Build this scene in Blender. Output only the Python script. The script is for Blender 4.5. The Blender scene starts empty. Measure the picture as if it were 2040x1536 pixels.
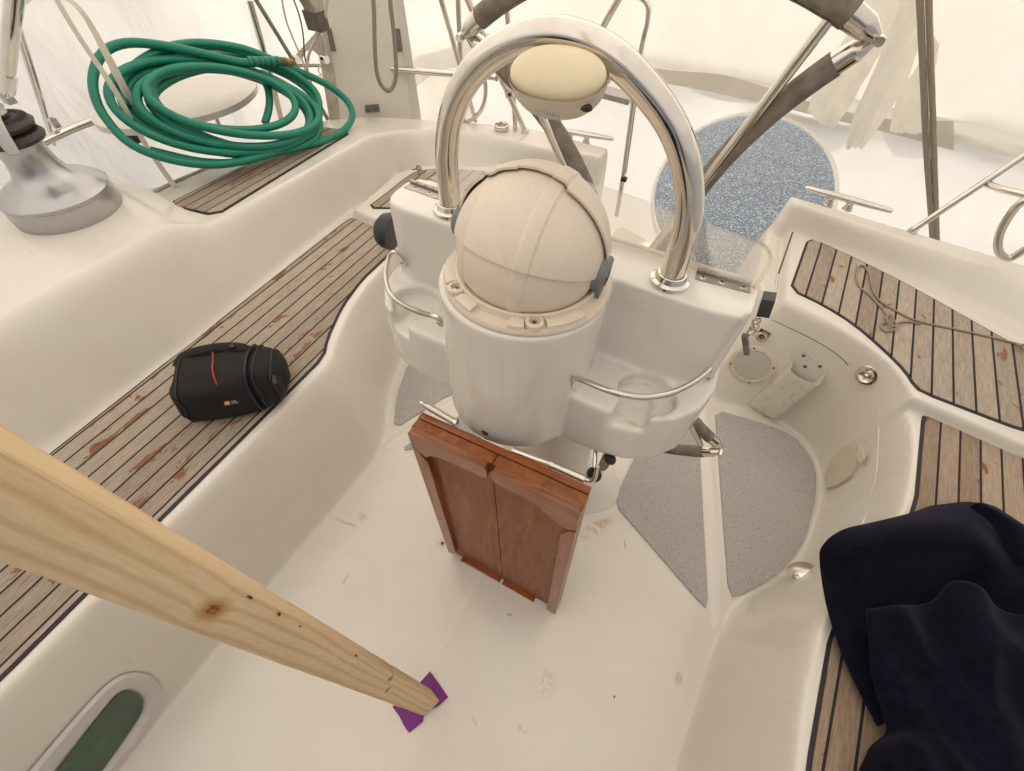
import bpy, bmesh, math, random
import numpy as np
from mathutils import Vector, Matrix, noise
C = bpy.context.scene.collection
R = math.radians
random.seed(7)

# ---------------------------------------------------------------- camera
CAMH = 1.5
_n = lambda v: np.array(v, float) / np.linalg.norm(v)
vx = np.array([-3015., -1277., 0.]); vy = np.array([716., -1088., 0.])
FPX = math.sqrt(-(vx[:2] @ vy[:2])); vx[2] = vy[2] = FPX
Yc = _n(vy); Xc = -_n(vx); Xc = _n(Xc - Yc * (Xc @ Yc)); Zc = np.cross(Xc, Yc)
M = np.array([Xc, Yc, Zc])
cam = bpy.data.cameras.new('camera'); co = bpy.data.objects.new('camera', cam); C.objects.link(co)
cam.sensor_width = 36; cam.lens = FPX / 2040 * 36; cam.clip_start = .02; cam.clip_end = 200
r_, u_, b_ = M @ [1, 0, 0], -(M @ [0, 1, 0]), -(M @ [0, 0, 1])
mw = Matrix.Identity(4)
for i in range(3):
    mw[i][0] = r_[i]; mw[i][1] = u_[i]; mw[i][2] = b_[i]
mw[2][3] = CAMH
co.matrix_world = mw
bpy.context.scene.camera = co

def ray(u, v): return M @ np.array([(u - 1020) / FPX, (v - 768) / FPX, 1.])
def P(u, v, z=0):            # measured point of the photograph at height z
    d = ray(u, v); return Vector(np.array([0, 0, CAMH]) + d * ((z - CAMH) / d[2]))
def PY(u, v, y):
    d = ray(u, v); return Vector(np.array([0, 0, CAMH]) + d * (y / d[1]))
def PP(u, v, o, n):          # on the plane through o with normal n
    d = Vector(ray(u, v)); c = Vector((0, 0, CAMH)); return c + d * ((o - c).dot(n) / d.dot(n))

# ---------------------------------------------------------------- light
w = bpy.data.worlds.new('World'); bpy.context.scene.world = w; w.use_nodes = True
nt = w.node_tree; sky = nt.nodes.new('ShaderNodeTexSky'); sky.sky_type = 'NISHITA'; sky.sun_disc = False
SUN_EL, SUN_AZ = R(40), R(-20)
sky.sun_elevation = SUN_EL; sky.sun_rotation = SUN_AZ
sky.dust_density = 5; sky.ozone_density = .3; sky.air_density = .8
bg = nt.nodes['Background']; bg.inputs[1].default_value = .13
nt.links.new(sky.outputs[0], bg.inputs[0])
sl = bpy.data.lights.new('sun', 'SUN'); sl.energy = 3.5; sl.angle = R(.6); sl.color = (1, .93, .82)
so = bpy.data.objects.new('sun', sl); C.objects.link(so)
sd = Vector((math.sin(SUN_AZ) * math.cos(SUN_EL), math.cos(SUN_AZ) * math.cos(SUN_EL), math.sin(SUN_EL)))
so.rotation_euler = sd.to_track_quat('Z', 'Y').to_euler(); so.location = sd * 20
vs = bpy.context.scene.view_settings
vs.view_transform = 'Standard'; vs.look = 'None'; vs.gamma = 1; vs.exposure = .95
bpy.context.scene.cycles.max_bounces = 10
bpy.context.scene.cycles.transparent_max_bounces = 12

# ---------------------------------------------------------------- materials
class NB:
    def __init__(s, name):
        s.m = bpy.data.materials.new(name); s.m.use_nodes = True
        s.t = s.m.node_tree; s.b = s.t.nodes['Principled BSDF']
    def n(s, typ, **kw):
        x = s.t.nodes.new('ShaderNode' + typ)
        for k, v in kw.items():
            if k in x.inputs: x.inputs[k].default_value = v
            else: setattr(x, k, v)
        return x
    def l(s, a, b): s.t.links.new(a, b)
    def coord(s, out='Object', scale=(1, 1, 1), rot=(0, 0, 0)):
        tc = s.n('TexCoord'); mp = s.n('Mapping'); mp.inputs['Scale'].default_value = scale; mp.inputs['Rotation'].default_value = rot
        s.l(tc.outputs[out], mp.inputs[0]); return mp.outputs[0]
    def noise(s, vec, scale, detail=4, rough=.55, dist=0):
        x = s.n('TexNoise'); x.inputs['Scale'].default_value = scale; x.inputs['Detail'].default_value = detail
        x.inputs['Roughness'].default_value = rough; x.inputs['Distortion'].default_value = dist
        s.l(vec, x.inputs['Vector']); return x.outputs['Fac']
    def ramp(s, fac, stops):
        x = s.n('ValToRGB'); e = x.color_ramp.elements
        while len(e) < len(stops): e.new(.5)
        for i, (p, c) in enumerate(stops): e[i].position = p; e[i].color = (*c, 1) if len(c) == 3 else c
        s.l(fac, x.inputs[0]); return x.outputs[0]
    def mix(s, fac, a, b, typ='MIX'):
        x = s.n('Mix', data_type='RGBA', blend_type=typ)
        for k, v in ((0, fac), (6, a), (7, b)):
            if hasattr(v, 'links'): s.l(v, x.inputs[k])
            else: x.inputs[k].default_value = v if k == 0 else ((*v, 1) if len(v) == 3 else v)
        return x.outputs[2]
    def math(s, op, a, b=0, c=0):
        x = s.n('Math', operation=op)
        for i, v in enumerate((a, b, c)):
            if hasattr(v, 'links'): s.l(v, x.inputs[i])
            else: x.inputs[i].default_value = v
        return x.outputs[0]
    def sep(s, vec):
        x = s.n('SeparateXYZ'); s.l(vec, x.inputs[0]); return x.outputs
    def set(s, **kw):
        for k, v in kw.items():
            k = {'col': 'Base Color', 'rough': 'Roughness', 'metal': 'Metallic', 'coat': 'Coat Weight', 'coatr': 'Coat Roughness', 'spec': 'Specular IOR Level', 'sheen': 'Sheen Weight', 'trans': 'Transmission Weight', 'ior': 'IOR', 'sss': 'Subsurface Weight', 'alpha': 'Alpha'}[k]
            if hasattr(v, 'links'): s.l(v, s.b.inputs[k])
            else: s.b.inputs[k].default_value = (*v, 1) if isinstance(v, tuple) and len(v) == 3 else v
        return s
    def bump(s, h, strength=.2, dist=.002):
        x = s.n('Bump'); x.inputs['Strength'].default_value = strength; x.inputs['Distance'].default_value = dist
        s.l(h, x.inputs['Height']); s.l(x.outputs[0], s.b.inputs['Normal']); return s

def plain(name, col, rough=.5, metal=0, var=.12, scale=30, bump=.1, **kw):
    b = NB(name); v = b.coord(); f = b.noise(v, scale)
    lo = tuple(c * (1 - var) for c in col); hi = tuple(min(1, c * (1 + var)) for c in col)
    b.set(col=b.ramp(f, [(.3, lo), (.7, hi)]), rough=rough, metal=metal, **kw)
    if bump: b.bump(b.noise(v, scale * 6), bump, .001)
    return b.m

def gelcoat(name='gelcoat', col=(.74, .70, .63), rough=.22, marks=True, spots=()):
    b = NB(name); v = b.coord()
    big = b.noise(v, 2.2, 3); mid = b.noise(v, 14, 5, .6); fine = b.noise(v, 160, 3)
    c = b.mix(b.ramp(big, [(.35, (0, 0, 0)), (.7, (1, 1, 1))]), col, tuple(x * y for x, y in zip(col, (.95, .93, .90))))
    if marks:
        dirt = b.ramp(b.math('MULTIPLY', b.noise(v, 9, 8, .75), b.noise(v, 1.7, 2)), [(.24, (0, 0, 0)), (.46, (1, 1, 1))])
        c = b.mix(b.math('MULTIPLY', dirt, .09), c, (.46, .38, .28))
        vs_ = b.n('TexVoronoi', feature='F1'); vs_.inputs['Scale'].default_value = 16; vs_.inputs['Randomness'].default_value = 1
        b.l(v, vs_.inputs['Vector'])
        sp = b.ramp(vs_.outputs['Distance'], [(.018, (1, 1, 1)), (.034, (0, 0, 0))])
        gate = b.ramp(b.noise(v, 4.7, 2), [(.55, (0, 0, 0)), (.6, (1, 1, 1))])
        c = b.mix(b.math('MULTIPLY', b.math('MULTIPLY', sp, gate), .8), c, (.07, .05, .03))
        # hair-like scuffs
        sv = b.coord(scale=(1, 7, 1), rot=(0, 0, .7)); sn = b.noise(sv, 9, 2, .4, 1.5)
        sc_ = b.ramp(sn, [(.495, (0, 0, 0)), (.5, (1, 1, 1)), (.505, (0, 0, 0))])
        g2 = b.ramp(b.noise(v, 6.3, 2), [(.60, (0, 0, 0)), (.66, (1, 1, 1))])
        c = b.mix(b.math('MULTIPLY', b.math('MULTIPLY', sc_, g2), .25), c, (.26, .2, .14))
    for (q, rx, ry, ang, sc_n, thr, cl, amt) in spots:     # worn and dirty places, each with its own outline
        mp = b.n('Mapping'); mp.vector_type = 'TEXTURE'; mp.inputs['Location'].default_value = (q.x, q.y, q.z); mp.inputs['Rotation'].default_value = (0, 0, ang); mp.inputs['Scale'].default_value = (rx, ry, .06); b.l(b.coord(), mp.inputs[0])
        ln = b.n('VectorMath', operation='LENGTH'); b.l(mp.outputs[0], ln.inputs[0])
        m_ = b.ramp(ln.outputs['Value'], [(.35, (1, 1, 1)), (1., (0, 0, 0))])
        nn = b.ramp(b.noise(b.coord(), sc_n, 6, .7, .4), [(thr, (0, 0, 0)), (thr + .07, (1, 1, 1))])
        c = b.mix(b.math('MULTIPLY', b.math('MULTIPLY', m_, nn), amt), c, cl)
    b.set(col=c, rough=b.ramp(mid, [(.2, (rough - .03,) * 3), (.8, (rough + .06,) * 3)]), coat=.4, coatr=.06)
    b.bump(b.math('ADD', b.math('MULTIPLY', b.noise(v, 4, 1), 1.5), b.math('MULTIPLY', fine, .10)), .10, .003)
    return b.m

def teak(name, grey=.5, base=(.37, .285, .20), stain=1.):
    b = NB(name); tc = b.n('TexCoord'); uv = tc.outputs['UV']; s = b.sep(uv)
    u, vv = s[0], s[1]
    fr = b.math('FRACT', u); pid = b.math('FLOOR', u)
    d = b.math('ABSOLUTE', b.math('SUBTRACT', fr, .5))
    line = b.ramp(d, [(.436, (0, 0, 0)), (.45, (1, 1, 1))])
    wn = b.n('TexWhiteNoise', noise_dimensions='1D'); b.l(pid, wn.inputs['W'])
    cmb = b.n('CombineXYZ'); b.l(b.math('MULTIPLY', u, .055), cmb.inputs[0])
    b.l(b.math('ADD', vv, b.math('MULTIPLY', wn.outputs['Value'], 7)), cmb.inputs[1]); b.l(pid, cmb.inputs[2])
    mp = b.n('Mapping'); mp.inputs['Scale'].default_value = (34, 3.2, 1); b.l(cmb.outputs[0], mp.inputs[0])
    g = b.noise(mp.outputs[0], 6, 8, .65, .6)
    mp2 = b.n('Mapping'); mp2.inputs['Scale'].default_value = (10, 2.2, 1); b.l(cmb.outputs[0], mp2.inputs[0])
    blot = b.noise(mp2.outputs[0], 3.5, 6, .62, .3)
    lo = tuple(x * .62 for x in base); hi = tuple(min(1, x * 1.5) for x in base)
    c = b.ramp(g, [(.30, lo), (.5, base), (.72, hi)])
    gr = b.ramp(g, [(.3, (.23, .20, .17)), (.7, (.52, .47, .405))])
    c = b.mix(b.math('MULTIPLY', b.ramp(blot, [(.35, (0, 0, 0)), (.62, (1, 1, 1))]), grey), c, gr)
    c = b.mix(.34, c, b.mix(wn.outputs['Value'], (.19, .145, .105), (.56, .49, .40)))
    # dark pores / cracks along the grain
    mp4 = b.n('Mapping'); mp4.inputs['Scale'].default_value = (70, 9, 1); b.l(cmb.outputs[0], mp4.inputs[0])
    pr = b.ramp(b.noise(mp4.outputs[0], 7, 3, .5), [(.30, (1, 1, 1)), (.38, (0, 0, 0))])
    c = b.mix(b.math('MULTIPLY', pr, .6), c, (.06, .04, .03))
    # remains of old oil: ragged rust-coloured flakes
    mp3 = b.n('Mapping'); mp3.inputs['Scale'].default_value = (7, 3.2, 1); b.l(cmb.outputs[0], mp3.inputs[0])
    fl = b.noise(mp3.outputs[0], 3.2, 7, .6, .5)
    area = b.ramp(b.noise(uv, .75, 1), [(.45, (0, 0, 0)), (.68, (1, 1, 1))])
    flk = b.ramp(b.math('ADD', fl, b.math('MULTIPLY', area, .17)), [(.728 - .03 * stain, (0, 0, 0)), (.740 - .03 * stain, (1, 1, 1))])
    c = b.mix(flk, c, b.ramp(g, [(.3, (.15, .055, .022)), (.7, (.31, .14, .065))]))
    c = b.mix(line, c, (.022, .018, .022))
    b.set(col=c, rough=b.ramp(flk, [(0, (.75,) * 3), (1, (.35,) * 3)]), spec=.3)
    b.bump(b.math('ADD', b.math('MULTIPLY', g, .6), b.math('MULTIPLY', line, -.6)), .5, .0012)
    return b.m

def steel(name='stainless_steel', rough=.09, col=(.74, .70, .64)):
    b = NB(name); v = b.coord(); f = b.noise(v, 12, 4)
    b.set(col=b.ramp(f, [(.3, tuple(c * .85 for c in col)), (.6, col)]), metal=1., rough=b.ramp(b.noise(v, 30, 4), [(.3, (rough * .6,) * 3), (.75, (rough * 2.2,) * 3)]))
    b.bump(b.noise(v, 90, 2), .03, .0005); return b.m

def varnish(name, rot, cols=((.10, .020, .005), (.25, .065, .014), (.38, .13, .035)), rough=.22, coat=.5):
    b = NB(name); v = b.coord(scale=(1, 1, .12) if rot else (.12, 1, 1))
    g = b.noise(v, 34, 8, .62, 1.2); bl = b.noise(v, 5, 3)
    c = b.ramp(g, [(.25, cols[0]), (.5, cols[1]), (.75, cols[2])])
    c = b.mix(b.math('MULTIPLY', b.ramp(bl, [(.4, (0, 0, 0)), (.7, (1, 1, 1))]), .45), c, tuple(min(1, x * 1.25) for x in cols[1]))
    b.set(col=c, rough=rough, coat=coat, coatr=.12, spec=.35); b.bump(g, .12, .001); return b.m

def pine(name, knots):
    b = NB(name); v = b.coord(scale=(1, 1, .09)); g = b.noise(v, 16, 4, .5, .6); raw = b.coord()
    wt = None; ktot = None; core = None
    for (kx, ky, kz, kr) in knots:
        mp = b.n('Mapping'); mp.vector_type = 'POINT'; mp.inputs['Location'].default_value = (-kx / kr, -ky / kr, -kz / (kr * 1.5)); mp.inputs['Scale'].default_value = (1 / kr, 1 / kr, 1 / (kr * 1.5)); b.l(raw, mp.inputs[0])
        ln = b.n('VectorMath', operation='LENGTH'); b.l(mp.outputs[0], ln.inputs[0]); d = b.math('ADD', ln.outputs['Value'], b.math('MULTIPLY', b.noise(raw, 90, 3), .5))
        k = b.ramp(d, [(0.45 / 4, (1, 1, 1)), (4.2 / 4, (0, 0, 0))]) if False else b.math('DIVIDE', 1, b.math('ADD', 1, b.math('MULTIPLY', d, d)))
        ktot = k if ktot is None else b.math('MAXIMUM', ktot, k)
    wv = b.n('TexWave', wave_type='BANDS', bands_direction='Y'); wv.inputs['Scale'].default_value = 24; wv.inputs['Distortion'].default_value = 4.5
    wv.inputs['Detail'].default_value = 3; wv.inputs['Detail Scale'].default_value = 1.1; b.l(v, wv.inputs['Vector'])
    b.l(b.math('MULTIPLY', ktot, 9), wv.inputs['Phase Offset'])
    c = b.ramp(wv.outputs['Fac'], [(.0, (.78, .61, .39)), (.6, (.76, .59, .37)), (.97, (.57, .39, .20))])
    c = b.mix(.35, c, b.ramp(g, [(.3, (.60, .42, .23)), (.7, (.80, .61, .38))]))
    c = b.mix(b.math('MULTIPLY', b.noise(raw, 14, 4), .35), c, (.88, .70, .46))
    c = b.mix(b.ramp(ktot, [(.16, (0, 0, 0)), (.42, (1, 1, 1))]), c, (.50, .27, .10))
    c = b.mix(b.ramp(ktot, [(.52, (0, 0, 0)), (.60, (1, 1, 1))]), c, b.ramp(b.noise(raw, 160, 4), [(.35, (.09, .03, .012)), (.6, (.34, .14, .05))]))
    b.set(col=c, rough=.75, spec=.2); b.t.nodes['Principled BSDF'].inputs['Base Color']; c = b.mix(b.math('MULTIPLY', b.ramp(b.noise(b.coord(scale=(6, 6, .6)), 60, 6, .7), [(.42, (0, 0, 0)), (.7, (1, 1, 1))]), .35), c, (.55, .37, .18)); b.set(col=c); b.bump(b.math('ADD', b.noise(raw, 130, 5, .7), b.math('MULTIPLY', ktot, .8)), .4, .0012); return b.m

SP = [(P(1190, 1050), .030, .10, -.55, 40, .46, (.55, .33, .16), .6), (P(1088, 1362), .035, .045, 0, 60, .48, (.44, .36, .26), .45), (P(1352, 1352), .014, .022, 0, 220, .46, (.22, .17, .11), .7),
      (P(722, 1030), .022, .018, 0, 70, .42, (.40, .34, .26), .5), (P(690, 1042), .055, .008, .15, 300, .48, (.20, .15, .10), .7), (P(688, 1155), .006, .022, .1, 260, .48, (.22, .17, .12), .7),
      (P(1245, 1085), .004, .02, .5, 100, .3, (.25, .2, .15), .6), (P(1040, 1452), .03, .012, .1, 60, .46, (.46, .37, .26), .4), (P(945, 1435), .022, .008, -.5, 70, .46, (.48, .39, .26), .4), (P(560, 1210, .05), .05, .03, .8, 160, .52, (.28, .22, .15), .6),
      (P(340, 1240, .33), .06, .03, .8, 150, .55, (.2, .15, .1), .6), (P(1015, 1225), .012, .006, .3, 200, .4, (.25, .2, .14), .6)]
GEL = gelcoat(spots=SP); GEL2 = gelcoat('gelcoat_pedestal', (.78, .755, .70), .15, True)
TEAK = teak('weathered_teak', .75); TEAKW = teak('warm_teak', .25, (.31, .205, .125), .6)
CAULK = plain('black_caulk', (.02, .017, .022), .6)
STEEL = steel(); STEELM = steel('brushed_aluminium', .28, (.50, .49, .48)); HINGE = steel('dull_hinge_steel', .3, (.45, .42, .39))
PLAST = plain('beige_plastic', (.77, .675, .55), .42, var=.03, scale=160, bump=.12)
CREAM = plain('cream_plastic', (.66, .58, .46), .4, var=.04, scale=20)
YEL = plain('yellowed_plastic', (.74, .64, .43), .38, var=.05, scale=12)
WPL = plain('white_plastic', (.68, .64, .57), .35, var=.04, scale=15)
GREYP = plain('grey_rubber', (.20, .215, .21), .55, var=.06)
BLACK = plain('black_plastic', (.018, .017, .017), .4, var=.2)
DKMET = plain('dark_hole', (.03, .02, .015), .5)
LEATH = plain('grey_brown_suede', (.215, .18, .145), .85, var=.3, scale=45, bump=.5)
PAD = None
def nonskid():
    b = NB('grey_nonskid'); v = b.coord(); f = b.noise(v, 260, 3, .7); g = b.noise(v, 900, 2, .7)
    st = b.coord(scale=(1, 1.6, 1)); sc_ = b.ramp(b.noise(st, 170, 2, .4, 1), [(.34, (1, 1, 1)), (.38, (0, 0, 0))])
    c = b.ramp(f, [(.3, (.37, .355, .34)), (.7, (.52, .505, .48))]); c = b.mix(b.math('MULTIPLY', b.noise(v, 5), .3), c, (.30, .27, .23))
    c = b.mix(b.math('MULTIPLY', sc_, .55), c, (.12, .10, .08))
    vr = b.n('TexVoronoi'); vr.inputs['Scale'].default_value = 22; b.l(v, vr.inputs['Vector'])
    c = b.mix(b.ramp(vr.outputs['Distance'], [(.03, (1, 1, 1)), (.06, (0, 0, 0))]), c, (.7, .66, .58))
    b.set(col=c, rough=.8); b.bump(b.math('ADD', f, g), .5, .0012); return b.m
PAD = nonskid()
WOODV = varnish('varnished_teak_upright', True, coat=.2); WOODC = varnish('cracked_varnish', False, ((.02, .008, .004), (.27, .09, .03), (.38, .15, .05)), .45); WOODP = varnish('faded_teak_panel', True, ((.12, .030, .009), (.25, .078, .022), (.36, .135, .045)), .5, .08); WOODH = varnish('varnished_teak_level', False)
HOSE = plain('green_rubber', (.003, .20, .125), .42, var=.08, scale=8, bump=.05)
FABRIC = plain('black_nylon', (.006, .006, .006), .8, var=.3, scale=300, bump=.5)
NAVY = None
def navy():
    b = NB('navy_fleece'); v = b.coord(); f = b.noise(v, 60, 6, .7)
    c = b.ramp(f, [(.3, (.0022, .0025, .006)), (.75, (.0075, .008, .018))])
    lint = b.ramp(b.noise(v, 420, 2, .5), [(.76, (0, 0, 0)), (.79, (1, 1, 1))])
    c = b.mix(b.math('MULTIPLY', lint, .25), c, (.35, .33, .33))
    b.set(col=c, rough=.95, sheen=.10, spec=.08); b.b.inputs['Sheen Tint'].default_value = (.5, .5, .7, 1)
    b.bump(b.noise(v, 500, 4, .8), .4, .0015); return b.m
NAVY = navy()
PURP = plain('purple_foam', (.20, .03, .22), .85, var=.15, scale=200)
def wrapmat(name='shrink_wrap', col=(.86, .79, .68), tr=.5, bumps=.5):
    m = bpy.data.materials.new(name); m.use_nodes = True; t = m.node_tree; t.nodes.clear()
    o = t.nodes.new('ShaderNodeOutputMaterial'); d = t.nodes.new('ShaderNodeBsdfDiffuse'); l = t.nodes.new('ShaderNodeBsdfTranslucent')
    g = t.nodes.new('ShaderNodeBsdfGlossy'); g.inputs['Roughness'].default_value = .35
    mx = t.nodes.new('ShaderNodeMixShader'); mx.inputs[0].default_value = tr; m2 = t.nodes.new('ShaderNodeMixShader'); m2.inputs[0].default_value = .04
    tc = t.nodes.new('ShaderNodeTexCoord'); mp = t.nodes.new('ShaderNodeMapping'); mp.inputs['Scale'].default_value = (1.2, 1.2, .35)
    no = t.nodes.new('ShaderNodeTexNoise'); no.inputs['Scale'].default_value = 5; no.inputs['Detail'].default_value = 6; no.inputs['Distortion'].default_value = .6
    rp = t.nodes.new('ShaderNodeValToRGB'); rp.color_ramp.elements[0].position = .3; rp.color_ramp.elements[1].position = .7
    rp.color_ramp.elements[0].color = (*[c * .94 for c in col], 1); rp.color_ramp.elements[1].color = (*col, 1)
    bp = t.nodes.new('ShaderNodeBump'); bp.inputs['Strength'].default_value = bumps; bp.inputs['Distance'].default_value = .022
    L = t.links.new
    L(tc.outputs['Object'], mp.inputs[0]); L(mp.outputs[0], no.inputs[0]); L(no.outputs['Fac'], rp.inputs[0]); L(no.outputs['Fac'], bp.inputs['Height'])
    for s in (d, l): L(rp.outputs[0], s.inputs[0]); L(bp.outputs[0], s.inputs['Normal'])
    L(d.outputs[0], mx.inputs[1]); L(l.outputs[0], mx.inputs[2]); L(mx.outputs[0], m2.inputs[1]); L(g.outputs[0], m2.inputs[2]); L(m2.outputs[0], o.inputs[0])
    return m
WRAP = wrapmat(col=(.87, .84, .79), tr=.45); WRAPE = wrapmat('shrink_wrap_doubled_dim', (.84, .81, .75), .24); WRAPB = wrapmat('shrink_wrap_sheet', (.96, .94, .90), .62, .12); WRAP2 = wrapmat('shrink_wrap_overlap', (.62, .58, .50), .35); FILM = wrapmat('plastic_film', (.88, .85, .78), .6)
def gravelmat():
    b = NB('blue_grey_gravel'); v = b.coord(); vr = b.n('TexVoronoi'); vr.inputs['Scale'].default_value = 50; b.l(v, vr.inputs['Vector'])
    s = b.sep(vr.outputs['Color'])
    c = b.ramp(s[0], [(0, (.025, .045, .06)), (.5, (.095, .135, .155)), (.8, (.21, .25, .265)), (1, (.40, .43, .43))])
    c = b.mix(b.ramp(vr.outputs['Distance'], [(.3, (0, 0, 0)), (.7, (1, 1, 1))]), c, (.02, .03, .04))
    b.set(col=c, rough=.8); b.bump(b.math('SUBTRACT', 1, vr.outputs['Distance']), 1, .02); return b.m
def acrylic():
    m = bpy.data.materials.new('clear_acrylic'); m.use_nodes = True; t = m.node_tree; t.nodes.clear(); L = t.links.new
    o = t.nodes.new('ShaderNodeOutputMaterial'); tr = t.nodes.new('ShaderNodeBsdfTransparent'); tr.inputs[0].default_value = (.90, .88, .85, 1)
    g = t.nodes.new('ShaderNodeBsdfGlossy'); g.inputs['Roughness'].default_value = .06; lw_ = t.nodes.new('ShaderNodeLayerWeight'); lw_.inputs[0].default_value = .2; fr = t.nodes.new('ShaderNodeMath'); fr.operation = 'MULTIPLY'; fr.inputs[1].default_value = .5; L(lw_.outputs['Facing'], fr.inputs[0])
    df = t.nodes.new('ShaderNodeBsdfDiffuse'); df.inputs[0].default_value = (.75, .7, .62, 1)
    m1 = t.nodes.new('ShaderNodeMixShader'); m2 = t.nodes.new('ShaderNodeMixShader')
    no = t.nodes.new('ShaderNodeTexNoise'); no.inputs['Scale'].default_value = 9; tc = t.nodes.new('ShaderNodeTexCoord'); L(tc.outputs['Object'], no.inputs[0])
    mu = t.nodes.new('ShaderNodeMath'); mu.operation = 'MULTIPLY'; mu.inputs[1].default_value = .16; L(no.outputs['Fac'], mu.inputs[0])
    L(mu.outputs[0], m1.inputs[0]); L(tr.outputs[0], m1.inputs[1]); L(df.outputs[0], m1.inputs[2])
    L(fr.outputs[0], m2.inputs[0]); L(m1.outputs[0], m2.inputs[1]); L(g.outputs[0], m2.inputs[2]); L(m2.outputs[0], o.inputs[0]); return m
ACR = acrylic()

# ---------------------------------------------------------------- mesh helpers
def crom(pts, n=8, closed=False):
    pts = [Vector(p) for p in pts]; out = []; N = len(pts)
    if N < 3 and not closed: return pts
    rng = N if closed else N - 1
    for i in range(rng):
        g = lambda k: pts[k % N] if closed else pts[max(0, min(N - 1, k))]
        a, b, c, d = g(i - 1), g(i), g(i + 1), g(i + 2)
        for k in range(n):
            t = k / n
            out.append(.5 * ((2 * b) + (c - a) * t + (2 * a - 5 * b + 4 * c - d) * t * t + (3 * b - a - 3 * c + d) * t ** 3))
    if not closed: out.append(pts[-1])
    return out

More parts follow.
